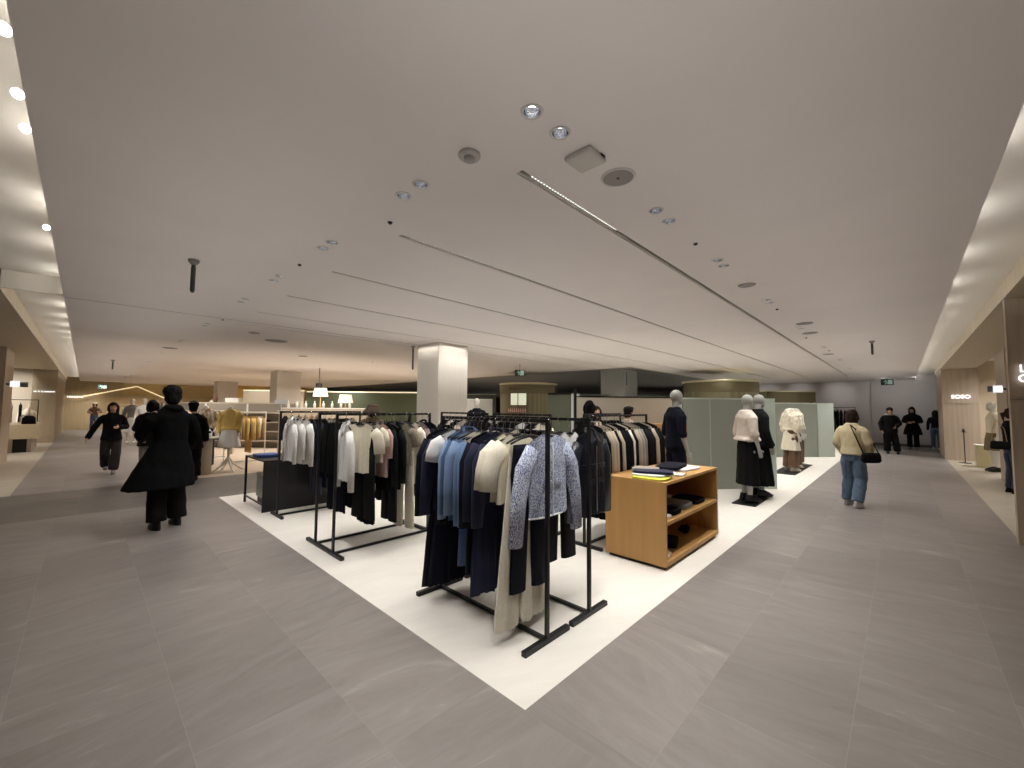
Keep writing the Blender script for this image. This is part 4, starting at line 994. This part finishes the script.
# mannequin and stand in the right boutique
figure('mannequin', 'pale mannequin in cream jacket and olive skirt beside the right grey pillar', 'mannequin', (16.9, -1.75), (-.2, 1), 1.85, mannequin=True, skin=M_manw, voxel=.012, arms=BT,
       wear=[dict(k='top', m=F['cream'], z0=.95, e=.03, name='jacket', slv=.4), dict(k='skirt', m=mat('olive_cloth', (132, 116, 84), .85), z0=.52, h=.22, name='skirt'), dict(k='shoes', m=M_black)])
t = thing('display_stool', 'yellowish glass display box beside the cream mannequin', 'display box', (18.0, -1.7, 0))
part('body', MB().box(-.2, -.2, 0, .2, .2, .62), mat('acrylic_yellow', (208, 198, 158), .3), t, bev=.004)
part('lid', MB().box(-.22, -.22, .621, .22, .22, .64), M_white, t)
t = thing('shoe_stand', 'thin stand with dark shoe beside the far right wood panel', 'stand', (18.9, -1.35, 0))
part('base', MB().lathe([(.14, 0), (.14, .015)], n=20), M_black, t)
part('pole', MB().tube([(0, 0, .01), (0, 0, .95)], .012, 8), M_black, t)
part('tray', MB().box(-.12, -.05, .95, .12, .05, .965), M_black, t)
part('shoe', MB().loft([(0, 0, .966, .12, .035), (.02, 0, 1.0, .09, .03), (.05, 0, 1.06, .04, .025)], 14), M_black, t, True)
#==CEILING_FIXTURES==
M_trim = mat('fixture_trim', (210, 204, 198), .5); M_dsc = mat('speaker_grille', (148, 143, 138), .7); M_deep = mat('slot_black', (26, 25, 24), .7)
def downlight(x, y, first=[None]):
    if first[0] is None:
        t = thing('recessed_downlight', 'x', 'downlight', (x, y, H))
        n = 28
        part('trim_ring', MB().lathe([(.042, .002), (.042, -.004), (.052, -.004), (.055, .0), (.05, .004)], n=n, cap=False), M_trim, t, True)
        part('reflector', MB().lathe([(.042, 0), (.040, .02), (.034, .045), (.022, .06)], n=n, cap=False), M_chrome, t, True)
        part('lamp', MB().lathe([(.0, .045), (.028, .045)], n=16, cap=False), M_glow, t)
        first[0] = t
    else: t = copy_thing(first[0], (x, y, H))
    if x == 1.40: t['label'] = 'round chrome recessed downlight in the row over the left aisle edge'; t['group'] = 'downlights over the left aisle edge'
    else: t['label'] = 'round chrome recessed downlight in the row over the right aisle edge'; t['group'] = 'downlights over the right aisle edge'
for x, y in DL: downlight(x, y)
for i, y in enumerate(SLOTS):
    x0, x1 = XS, (21.9 if i < 3 else 12.7)
    t = thing('linear_slot_light', 'slim recessed ceiling light slot, %s from the right aisle' % ordw[i], 'ceiling light', (x0, y, H))
    L = x1-x0; q = SW/2-.0005
    part('channel', MB().box(0, -SW/2-.001, .055, L, SW/2+.001, .06).box(0, -SW/2-.001, .0405, L, -SW/2, .055).box(0, SW/2, .0405, L, SW/2+.001, .055), M_deep, t)
    part('light_lip', MB().box(0, .006, .004, L, .02, .02), mat('slot_pale', (188, 180, 170), .6), t)
    mb = MB()
    for k in range(36):
        c = .1+k*.0285
        mb.box(c, -.0195, .006, c+.0085, -.011, .008)
    part('led_module', mb, mat('led_cells', (255, 253, 248), .5, emis=3.2), t)
def one(name, label, cat, mb, m, loc, smooth=True, group=None):
    o = link(name, mb.mesh(name, m, smooth)); o.location = loc; return tag(o, label, cat, group)
t = thing('smoke_detector', 'round smoke detector on the ceiling, top centre of the photo', 'smoke detector', (1.41, 1.69, H))
part('base', MB().lathe([(.0, -.0), (.06, 0), (.062, -.012), (.056, -.02), (.0, -.02)], n=28), mat('detector_grey', (190, 184, 178), .6), t, True)
part('sensor_cap', MB().lathe([(.03, -.02), (.03, -.034), (.022, -.042), (.0, -.043)], n=24), mat('detector_cap', (170, 165, 160), .6), t, True)
t = thing('ceiling_access_point', 'square white plate box mounted on ceiling beside round speaker', 'wireless access point', (1.87, 1.235, H))
part('body', MB().box(-.085, -.085, -.03, .085, .085, 0), mat('device_white', (200, 194, 186), .5), t, bev=.012)
part('clip', MB().box(.02, -.09, -.012, .06, -.086, -.002), M_deep, t)
t = thing('ceiling_speaker', 'round grey perforated ceiling speaker next to the square plate box', 'speaker', (2.17, 1.2, H))
part('grille', MB().lathe([(0, -.006), (.088, -.006), (.09, -.002)], n=36), M_dsc, t)
part('rim', MB().lathe([(.09, 0), (.09, -.007), (.1, -.006), (.103, 0)], n=36, cap=False), M_trim, t, True)
part('centre_screw', MB().lathe([(0, -.012), (.007, -.011), (.008, -.006)], n=10), M_deep, t)
for k, (x, y) in enumerate(((1.54, 2.77), (1.41, 4.28), (3.51, 1.22), (6.6, 1.216), (1.5, 8.0), (9.6, 1.3), (6.2, 12.0), (12.0, 1.2))):
    one('ceiling_sensor', 'tiny dark round sensor on the ceiling, '+['nearest the smoke detector', 'beside left aisle downlights', 'between right aisle downlight pairs', 'past four right downlight pairs', 'far along left aisle', 'far along right aisle', 'over the far left department', 'near the end of right row'][k], 'sensor',
        MB().lathe([(0, -.016), (.012, -.014), (.018, -.004), (.018, 0)], n=12), M_deep, (x, y, H))
for k, (x, y, r) in enumerate(((2.81, 9.78, .22), (2.2, 9.0, .1), (5.09, 1.22, .09), (9.06, 1.17, .12), (8.0, 1.1, .12), (1.4, 13.05, .16), (4.2, 12.2, .12), (12.8, 1.3, .12))):
    one('air_diffuser', 'flat round grey ceiling diffuser, '+['largest, above the black table', 'small one near the large diffuser', 'in right row behind second downlights', 'in right row far part', 'beside it in the right row', 'over the left aisle far part', 'over the far left department', 'near far end of right row'][k], 'diffuser',
        MB().lathe([(0, -.008), (r*.9, -.008), (r, 0)], n=28), M_dsc, (x, y, H))
for k, (x, y, zb_) in enumerate(((.666, 4.91, 2.68), (10.9, .4, 2.72), (.56, 18.04, 2.7), (5.0, 7.6, 2.45), (13.3, 7.6, 2.45))):
    if k > 2: x, y = ((5.18, 8.12), (13.63, 7.25))[k-3]
    t = thing('hanging_sensor_rod', 'dark rod hanging from the ceiling, '+['nearest, over the left aisle', 'over the far right aisle', 'far over the left aisle', 'beside the white ribbed pillar', 'beside the cool grey pillar'][k], 'ceiling rod', (x, y, H))
    part('mount', MB().lathe([(0, 0), (.045, 0), (.045, -.02), (.02, -.05)], n=16), M_dsc, t, True)
    part('rod', MB().lathe([(.012, -.02), (.02, -.08), (.02, zb_-H+.02), (.012, zb_-H)], n=12), mat('gunmetal', (78, 86, 84), .4, metal=.6), t, True)
def exit_sign(x, y, z, face, label, sc=1.):
    t = thing('exit_sign', label, 'exit sign', (x, y, z), math.atan2(face[1], face[0])+math.pi/2)
    part('housing', MB().box(-.2*sc, -.03, 0, .2*sc, .03, .25*sc), mat('sign_dark_green', (22, 54, 46), .5), t, bev=.005)
    m = MB()   # running figure, door
    m.box(.02*sc, -.034, .03*sc, .16*sc, -.031, .22*sc)
    part('door_mark', m, mat('sign_pale', (196, 226, 214), .5, emis=.1), t)
    m = MB()
    m.tube([(-.06*sc, -.033, .19*sc), (-.06*sc, -.036, .19*sc)], .02*sc, 10, round_end=False)
    for a, b in (((-.06, .165), (-.02, .11)), ((-.06, .16), (-.12, .13)), ((-.05, .15), (.0, .16)), ((-.02, .11), (-.07, .04)), ((-.02, .11), (.02, .04))):
        m.tube([(a[0]*sc, -.034, a[1]*sc), (b[0]*sc, -.034, b[1]*sc)], .011*sc, 6)
    part('running_figure', m, mat('sign_pale', (196, 226, 214), .5), t)
    part('hanger_rod', MB().box(-.01, -.01, .25*sc, .01, .01, H-z), M_dsc, t)
exit_sign(23.4, .43, 2.68, (-1, -.1), 'green exit sign hanging before the far right wall')
exit_sign(9.54, 8.78, 2.6, (-.7, -.7), 'green exit sign hanging in the middle near the round olive kiosk', .8)
exit_sign(.75, 36.0, 2.55, (0, -1), 'green exit sign hanging at the far left end', 1.1)
#==BACKGROUND==
M_frost = mat('frosted_green_glass', (158, 164, 152), .35, kind='noise', scale=1.2, amt=.03, trans=0)
M_frostl = mat('frosted_pale_lit_glass', (206, 218, 206), .35); M_beigew = mat('beige_partition', (196, 186, 168), .7)
M_olive = mat('olive_panel', (112, 106, 80), .6, kind='rib', scale=2.2, amt=.1); M_olivel = mat('olive_pale', (190, 182, 150), .6); M_green = mat('sage_green', (72, 80, 58), .7)
def wall_seg(name, label, a, b, z0, z1, th, m, cat='partition', cap=None, capm=None):
    """upright panel from a to b"""
    a = Vector((a[0], a[1], 0)); b = Vector((b[0], b[1], 0)); d = (b-a); L = d.length
    t = thing(name, label, cat, (a.x, a.y, 0), math.atan2(d.y, d.x))
    part('panel', MB().box(0, 0, z0, L, th, z1), m, t, bev=.004)
    if cap: part('top_rail', MB().box(0, -.005, z1, L, th+.005, z1+cap), capm or M_frostl, t)
    return t, L
t, L = wall_seg('frosted_partition', 'frosted green glass partition behind the pair of mannequins', (8.36, 3.2), (9.60, 2.08), 0, 1.8, .08, M_frost, cap=.03)
part('joint', MB().box(L*.33, -.004, 0, L*.33+.012, 0, 1.8), M_frostl, t)
t, L = wall_seg('frosted_partition', 'lit end of the frosted partition with light painted pale, right of mannequin pair', (9.62, 2.06), (9.8, 1.89), 0, 1.8, .1, M_frostl, cap=.03)  # light at the glass edge is put into a paler colour
t, L = wall_seg('frosted_partition', 'narrow pale panel at the left end of frosted green partition', (8.25, 3.3), (8.34, 3.22), 0, 1.8, .1, mat('pale_edge', (214, 226, 212), .4), cap=.03)
t, L = wall_seg('beige_partition', 'beige partition wall behind the coats and the single black suited mannequin', (6.9, 4.78), (8.2, 3.36), 0, 1.82, .08, M_beigew, cap=.02, capm=M_black)
part('end_post', MB().box(-.05, -.01, 0, 0, .09, 2.0), M_black, t)
wall_seg('green_partition', 'dark green partition panel left of the beige wall', (6.5, 5.2), (6.83, 4.86), 0, 1.87, .06, mat('dark_sage', (96, 102, 84), .7), cap=.03, capm=M_black)
wall_seg('white_partition', 'narrow white partition panel between olive kiosk and dark green panel', (8.85, 6.6), (9.2, 6.28), 0, 1.98, .1, mat('cool_white', (190, 196, 190), .6), cap=.01)
wall_seg('oak_counter', 'low oak box counter behind the black suited mannequin', (7.2, 3.4), (7.75, 2.9), 0, 1.32, .4, M_oak, 'counter')
t, L = wall_seg('frosted_partition', 'frosted green glass booth wall behind the cream clothed mannequins', (15.9, 3.5), (17.4, 2.14), 0, 1.8, .1, M_frost, cap=.04)
wall_seg('frosted_partition', 'lit end of the frosted booth with light painted pale, beyond the cream clothed mannequins', (17.42, 2.12), (17.85, 1.72), 0, 1.8, .12, M_frostl, cap=.04)  # same glass, its lighter side painted in as a paler tone
def kiosk(label, cx, cy, r, h, window=False, n=48):
    t = thing('round_kiosk', label, 'kiosk', (cx, cy, 0))
    part('drum', MB().lathe([(r, 0), (r, h-.12)], n=n), M_olive, t)
    part('fascia', MB().lathe([(r+.02, h-.42), (r+.03, h-.4), (r+.03, h-.08), (r+.02, h-.07)], n=n), mat('olive_dark', (98, 90, 64), .6), t, True)
    part('top_lip', MB().lathe([(r+.03, h-.07), (r+.06, h-.05), (r+.06, h), (r-.1, h+.01)], n=n), M_olivel, t, True)  # light falling on the lip is put into its paler colour
    return t
t = kiosk('round olive green drum kiosk rising behind the frosted green partition', 16.1, 4.83, 1.22, 2.62)
t = kiosk('round olive kiosk with lit windows behind the nearest racks', 12.4, 10.95, 1.12, 2.56)
a0 = math.atan2(-10.95, -12.4)
def onarc(r, da, z): return (r*math.cos(a0+da), r*math.sin(a0+da), z)
m = MB()
for d0, d1 in ((-.62, -.36), (-.33, -.06)):
    m.add([onarc(1.14, d0, 1.7), onarc(1.14, d1, 1.7), onarc(1.14, d1, 2.2), onarc(1.14, d0, 2.2)], [(0, 1, 2, 3)])
part('lit_window', m, mat('window_glow', (208, 214, 190), .4, emis=.7), t)
m = MB()
for d in (-.66, -.345, -.03): m.add([onarc(1.15, d-.012, 1.4), onarc(1.15, d+.012, 1.4), onarc(1.15, d+.012, 2.24), onarc(1.15, d-.012, 2.24)], [(0, 1, 2, 3)])
part('window_frame', m, MATS['olive_dark'], t)
for ci, ch in enumerate('BEAUTY'):
    me = text_mesh('letter', ch, .13, mat('sign_brown', (50, 36, 28), .6))
    o = link('letter', me, t); dd = -.66+ci*.09; o.location = onarc(1.155, dd, 2.31); o.rotation_euler = (math.pi/2, 0, a0+dd+math.pi/2)
m = MB(); rr = random.Random(3)
for k in range(9): m.lathe([(.025, 0), (.028, .1), (.012, .12), (.012, .16)], onarc(1.3, -.6+k*.065, 1.42), 8)
o = link('cosmetics', m.mesh('cosmetics', F['pink'], True), None); o.location = (12.4, 10.95, 0); tag(o, 'small pink and white products below the kiosk windows', 'bottles', None, 'stuff')
t = thing('booth_canopy', 'flat dark olive canopy band before the far grey wall spotlights', 'canopy', (19.6, 2.7, 0), -.78)
part('band', MB().box(-1.6, 0, 1.9, .35, .5, 2.3), MATS['olive_dark'], t); part('top_lip', MB().box(-1.62, -.02, 2.3, .37, .52, 2.34), M_olivel, t)
part('post', MB().box(.25, .1, 0, .33, .2, 1.9), M_olive, t)
part('post', MB().box(-1.55, .1, 0, -1.47, .2, 1.9), M_olive, t)
# glimmers and far partitions in the dark hall
wall_seg('lit_partition', 'pale rounded lit partition far behind the dark jacketed form', (10.2, 13.6), (11.6, 12.2), 0, 1.9, .1, mat('pale_lit', (190, 190, 182), .6), cap=.04)
figure('mannequin', 'distant mannequin in dark jacket and white top beside ribbed pillar', 'mannequin', (7.3, 8.28), (-.7, -.7), 1.84, mannequin=True, skin=M_manw, voxel=.014, arms=BT, wear=[dict(k='top', m=F['dnavy'], z0=.9, name='jacket'), dict(k='trousers', m=F['white'], name='trousers')])
wall_seg('sage_wall', 'long sage green display wall far behind the left racks', (7.9, 22.2), (11.9, 18.0), 0, 2.3, .1, M_green, 'wall panel', cap=.06, capm=mat('lit_edge', (240, 228, 196), .6, emis=.8))
wall_seg('beige_display_wall', 'beige display wall far behind the drum lamp shades', (5.6, 24.4), (7.8, 22.3), 0, 2.35, .1, M_beigew, 'wall panel', cap=.05, capm=MATS['lit_edge'])
for k in range(5):
    x, y = ((17, 20), (22, 14), (26, 12), (15, 25), (28, 20))[k]
    wall_seg('dim_partition', 'dim grey partition deep in the dark hall, %s from the left' % ordw[(1, 2, 3, 0, 4)[k]], (x-1.2, y+1.2), (x+1.2, y-1.2), 0, 2.4, .12, mat('dim_grey', (110, 108, 102), .8), cap=.05)
# lamp shades on a low beige display
t, L = wall_seg('display_console', 'pale display console carrying two drum lamp shades', (4.9, 16.2), (7.1, 13.9), 0, 1.5, .4, mat('console_beige', (178, 166, 146), .7), 'console', cap=.03, capm=M_white)
for k, (x, y, z, e, lb) in enumerate(((5.98, 15.45, 1.53, 1.3, 'glowing white drum shade table lamp, left of two'), (6.62, 14.78, 1.53, .55, 'pale drum shade table lamp, right of two'))):
    z2 = (1.95, 1.72)[k]
    t = thing('table_lamp', lb, 'lamp', (x, y, z))
    part('base', MB().lathe([(.1, 0), (.1, .02), (.02, .03), (.015, z2-z+.06)], n=18), M_oak, t, True)
    part('lamp_shade', MB().lathe([(.26, z2-z), (.2, z2-z+.3)], n=28, cap=False), mat('shade_%d' % k, (250, 240, 220), .7, emis=e), t, True)
for k in range(8):
    one('display_bottle', 'small pale bottle standing on the lamp console', 'bottle', MB().lathe([(.04, 0), (.045, .14), (.018, .18), (.018, .24), (.0, .25)], n=12), M_white, (5.1+.22*k, 16.08-.23*k, 1.531), group='bottles on the lamp console')
def white_rack(label, x, y, ax, L, h=1.35, group='white clothes racks in the far left department'):
    return rail_rack(label, x, y, ax, L=L, foot=.4, z=h, m=M_white, group=group)
white_rack('white framed clothes rack with yellow and camel garments beside the dress form', 2.72, 13.6, 'x', 1.0, 1.42)
seqy = [('beige', 'blouse'), ('cream', 'coat'), ('white', 'shirt'), ('beige', 'jacket'), ('camel', 'shirt'), ('yellow', 'jacket'), ('camel', 'coat'), ('yellow', 'jacket'), ('camel', 'jacket'), ('cream', 'blouse'), ('camel', 'jacket')]
fill_rail(autoset(seqy, 2.8, .083, 'on the white rack beside the dress form', 'the left end'), ('x', 13.6), 'the white rack beside dress form', 'clothes on the white rack beside dress form', z=1.31)
white_rack('white framed clothes rack behind the black table near round pillar', 3.6, 10.4+1.6, 'x', 1.2, 1.45)
fill_rail(autoset([('black', 'jacket'), ('black', 'blouse'), ('beige', 'blouse'), ('sand', 'jacket'), ('camel', 'shirt'), ('grey', 'jacket')], 3.75, .17, 'on the white rack behind the black table', 'the left end'), ('x', 12.0), 'the white rack behind black table', 'clothes on the white rack behind black table', z=1.34)
white_rack('white framed clothes rack with pink and white garments behind plinth', 1.95, 15.2, 'x', 1.1, 1.45)
fill_rail(autoset([('pink', 'coat'), ('white', 'coat'), ('cream', 'shirt'), ('pink', 'jacket'), ('white', 'shirt')], 2.1, .18, 'on the white rack behind the handbag plinth', 'the left end'), ('x', 15.2), 'the white rack behind plinth', 'clothes on the white rack behind plinth', z=1.34)
# shelving wall of the department
t, L = wall_seg('shelving_unit', 'long greige shelving wall unit behind the yellow clothes rack', (2.0, 20.4), (5.6, 16.9), 0, 1.66, .3, mat('greige_unit', (132, 124, 112), .7), 'shelving', cap=.05, capm=mat('unit_top', (176, 164, 146), .6))
for k in range(4): part('shelf', MB().box(.1, -.3, .25+.35*k, L-.1, 0, .28+.35*k), mat('unit_top', (176, 164, 146), .6), t)
for k in range(4): part('upright', MB().box(.1+k*L*.31, -.02, 0, .16+k*L*.31, 0, 1.66), M_white, t)
def on_unit(d, off=-.12):
    a = Vector((2.0, 20.4)); b = Vector((5.6, 16.9)); u = (b-a).normalized(); n = Vector((u.y, -u.x)); p = a+u*d+n*(-off); return p
for k in range(9):
    p = on_unit(.5+k*.45)
    o = one('display_shoe', 'dark shoe on the greige shelving wall', 'shoe', shoe_mesh(None), F['brown'] if k % 2 else F['black'], (p.x, p.y, .981 if k % 3 else .631), group='shoes on the greige shelving wall'); o.rotation_euler = (0, 0, .8)
t = thing('storage_carton', 'pale box lying on top of the greige shelving wall', 'box', (4.0, 18.75, 1.712), -.78)
part('body', MB().box(-.25, -.12, 0, .25, .12, .13), M_white, t, bev=.004); part('lid', MB().box(-.26, -.13, .131, .26, .13, .16), F['white'], t)
one('display_vase', 'dark vase on top of the greige shelving wall', 'vase', MB().lathe([(.06, 0), (.09, .1), (.05, .25), (.06, .35), (.05, .36)], n=20), F['brown'], (3.5, 19.24, 1.712))
# yellow boutique niche at the far wall and its light line
t = thing('light_strip', 'warm roof shaped light line on the far left wall', 'light', (0, 36.8, 0))
part('tube', MB().tube([(-.21, 0, 2.03), (2.37, 0, 2.8), (3.9, 0, 2.0)], .028, 6), mat('warm_line', (255, 232, 180), .5, emis=.9), t)
struct('wall_back', MB().box(1.0, 36.9, 0, 7.4, 37.1, 2.1), mat('tan_boutique', (206, 182, 138), .7))
struct('trim_4', MB().box(1.0, 36.85, 2.1, 7.4, 36.9, 2.18), M_olivel)
struct('wall_back', MB().box(7.4, 33.9, 0, 13, 34.1, 3.0), mat('ochre_far', (196, 164, 92), .7))
for k, (x, y) in enumerate(((1.0, 23.3), (1.3, 22.3), (2.9, 26), (3.9, 24.5), (2.4, 30))):
    figure('mannequin', 'distant white mannequin in the far left department, '+['in pale dress with dark scarf', 'in white top behind shoppers', 'in cream clothes beyond the first pillar', 'in beige clothes near middle pillar', 'farthest one, in blue top'][k], 'mannequin', (x+.4, y), (-.3, -1), 1.85, mannequin=True, skin=M_manw, voxel=.016, arms=BT,
           wear=[dict(k='top', m=F[('grey', 'white', 'cream', 'beige', 'blue')[k]], z0=.95, name='top', vx=.016), dict(k='skirt', m=F[('white', 'white', 'cream', 'beige', 'cream')[k]], z0=.4, h=.22, name='skirt', vx=.016)])
white_rack('white clothes rack with blue garments near the far left wall', 1.2, 33.0, 'x', 1.6, 1.6)
fill_rail(autoset([('navy', 'coat'), ('white', 'shirt'), ('lblue', 'coat'), ('navy', 'jacket'), ('white', 'coat'), ('cream', 'coat')], 1.35, .24, 'on the rack near the far left wall', 'the aisle end'), ('x', 33.0), 'the far left rack', 'clothes on the far left rack', z=1.49)
# left boutiques
t = thing('display_block', 'veneered display block at left edge with bags and clothes', 'plinth', (-1.42, 14.5, 0))
part('body', MB().box(-1.5, 0, 0, 0, 1.5, 1.0), M_wood, t, bev=.004); part('top', MB().box(-1.5, 0, 1.0, 0, 1.5, 1.04), mat('grey_top', (130, 132, 136), .5), t)
for k, (x, y, c) in enumerate(((-1.68, 14.8, 'navy'), (-1.72, 15.3, 'grey'), (-1.68, 15.75, 'black'))):
    folded('folded_clothes', '%s folded clothes on the veneered block at left edge' % ('navy', 'grey', 'black')[k], 'clothes', F[c], x, y, 1.042, .4, .4, .12+.03*k, 0, 'clothes on the veneered block', 3)
t = thing('display_bench', 'pale veneer bench with black base stripe in the left boutique', 'bench', (-1.0, 20.6, 0))
part('top', MB().box(-1.2, 0, .45, .0, 2.4, .92), mat('bench_veneer', (196, 180, 150), .55), t, bev=.004)
part('base', MB().box(-1.0, .3, 0, -.15, 2.1, .45), M_wood, t); part('stripe', MB().box(-.55, .285, 0, -.25, .3, .45), M_black, t)
for k in range(4):
    one('handbag', ['black', 'cream', 'dark grey', 'plum'][k]+' handbag on the pale bench of left boutique', 'bag', MB().loft([(0, 0, 0, .16, .09), (0, 0, .2, .15, .07), (0, 0, .28, .09, .04)], 14, 3.2), F[['black', 'cream', 'grey', 'plaid'][k]], (-1.25-.05*k, 21.0+.5*k, .921))
rail_rack('black clothes rack in the left boutique behind the pale bench', -3.1, 23.6, 'x', L=1.9, z=1.75, group='racks in the left boutique')
fill_rail(autoset([('black', 'coat'), ('black', 'coat'), ('plaid', 'jacket'), ('white', 'coat'), ('cream', 'coat'), ('beige', 'coat'), ('black', 'coat'), ('cream', 'coat')], -2.95, .22, 'in the left boutique', 'the left end'), ('x', 23.6), 'the left boutique rack', 'clothes in the left boutique', z=1.64)
figure('mannequin', 'mannequin in black top and white coat standing by left boutique bench', 'mannequin', (-1.5, 24.6), (.2, -1), 1.6, mannequin=True, nohead=True, skin=M_manw, voxel=.014, arms=BT, wear=[dict(k='coat', m=F['cream'], z0=.5, h=.22), dict(k='trousers', m=F['black'], name='trousers')])
# signs
def sign_text(label, s, size, loc, rz, spacing=1.):
    o = link('wall_sign', text_mesh('wall_sign', s, size, M_sign, .012, spacing)); o.location = loc; o.rotation_euler = (math.pi/2, 0, rz)
    tag(o, label, 'sign'); return o
sign_text('row of lit white letters across the left brown veneer panel', "MI TI CI MIIOMM", .075, (-1.16, 25.47, 2.09), 0, 1.05)
sign_text('small lit white lettering on the far left wood wall', 'MANOMO', .15, (-.42, 37.17, 2.03), 0)
sign_text('small lit white letters on the far right wood panel', 'SOSO', .17, (19.77, -1.39, 2.07), -math.pi/2)
sign_text('large lit letter L at the right picture edge panel', 'L', .13, (7.82, -1.07, 2.12), -math.pi/2)
sign_text('large lit letter C below the letter L at right edge panel', 'C', .13, (7.82, -1.07, 2.0), -math.pi/2)
for nm, x, y, lb in (('r', 13.9, -1.6, 'lit white blade sign on the right grey pillar'), ('l', -1.33, 16.4, 'lit white blade sign on the left veneer pillar')):
    t = thing('blade_sign', lb, 'sign', (x, y, 2.02))
    if nm == 'r':
        part('light_box', MB().box(-.06, .0, .0, -.02, .14, .15), mat('blade_glow', (246, 248, 255), .5, emis=.9), t); part('side_plate', MB().box(-.055, .14, .01, -.025, .22, .14), mat('blade_grey', (120, 124, 130), .4), t)
        part('bracket', MB().box(-.05, -.05, .05, 0, .0, .09), M_black, t)
    else:
        part('light_box', MB().box(0, -.04, 0, .16, 0, .15), mat('blade_glow', (246, 248, 255), .5), t); part('side_plate', MB().box(.16, -.04, .0, .3, 0, .13), mat('blade_grey', (120, 124, 130), .4), t)
        part('bracket', MB().box(-.08, -.03, .05, 0, -.01, .09), M_black, t)

for k, y in enumerate((2.47, 2.95, 3.3, 5.05)):
    t = thing('cove_spotlight', 'small bright cove lamp at the left ceiling edge, %s from the top of the photo' % ordw[k], 'spotlight', (-.285, y, 3.05))
    part('lamp', MB().ell((0, 0, 0), (.022, .034, .02), 14, 8), M_glow, t, True)
    part('arm', MB().tube([(.02, 0, .01), (.1, 0, .06), (.1, 0, .185)], .008, 8), M_white, t, True)

one('ceiling_loudspeaker', 'small black box hanging under the ceiling above the two lamp shades', 'speaker', MB().box(-.09, -.09, -.18, .09, .09, 0).box(-.01, -.01, 0, .01, .01, .57), M_deep, (5.93, 15.48, 2.43), False)
#==LIGHTFIX==
# cove lighting: small lamps behind the ceiling edge wash the recess
for k in range(20):
    x = .9+k*1.28
    for dx in (0, .2):
        spot('cove_beam', (x+dx, -.34, 3.08), 1.25, (0.0, -1, .2), 125, NEUT, .4, .012)
for k in range(28):
    y = 2.35+k*1.25
    for dy in (0, .2):
        spot('cove_beam', (-.15, y+dy, 3.08), 1.6, (-1, 0.0, .25), 125, WARM, .4, .012)
area('cove_fill', (12, -.36, 3.06), (25, .03), 13, NEUT, (R_(-75), 0, 0), 170)  # added continuous fill, evens out the scallops of the cove spots
area('cove_fill', (-.17, 18, 3.06), (.03, 36), 20, WARM, (0, R_(75), 0), 170)
# spots washing the far grey wall
for y in (.2+2.06, 3.81, 5.25, 6.9):
    spot('wall_wash', (24.1, y, 2.95), 26, (1., 0, -.42), 62, COOL, 1.)
# boutique lights
for p in ((11, -2.6), (15.5, -3.4), (18.3, -2.6)):
    area('boutique_light', (p[0], p[1], 3.2), (.3, .3), 26, WARM, spread=130)
for p in ((-2.4, 12), (-2.2, 19.5), (-2.6, 23.5), (-1.6, 30)):
    area('boutique_light', (p[0], p[1], 2.98), (.3, .3), 26, WARM, spread=130)
for p in ((9.5, 20.5), (7, 22.3), (3.2, 35), (9, 33), (3.4, 19.0), (1.0, 36.2), (6.2, 14.6)):
    area('department_light', (p[0]-.6, p[1]-.6, 2.97), (.4, .4), 40, WARM, spread=140)
for p in ((16, 13), (20, 20), (24, 10), (14.5, 18), (9.2, 12.4)):
    area('hall_light', (p[0], p[1], 3.0), (.3, .3), 110, COOL, spread=140)
area('pillar_wash', (5.6, 7.05, 2.97), (.8, .03), 2, WARM, (0, 0, 0), 150)
area('pillar_wash', (5.1, 7.55, 2.97), (.03, .8), 2, WARM, (0, 0, 0), 150)
for y in (.6, -.4):  # added fill to brighten the right part of the far wall
    spot('wall_wash', (23.4, y, 2.95), 40, (1., 0, -.5), 110, COOL, 1.)
area('boutique_light', (-3.2, 24.4, 2.98), (.6, .6), 60, NEUT, spread=150)
area('boutique_light', (18.6, -2.8, 3.2), (.5, .5), 40, NEUT, spread=150)
for x in (-1.9, -2.8):  # added fill aimed at the cream boutique wall
    spot('boutique_wall_fill', (x, 24.9, 2.96), 60, (0, 1, -.9), 90, NEUT, 1.)
for p in ((38, 36), (41, 22), (24, 41), (31, 30)):  # added fill that lifts the far walls of the dark hall
    area('hall_light', (p[0], p[1], 3.0), (.6, .6), 160, COOL, spread=160)
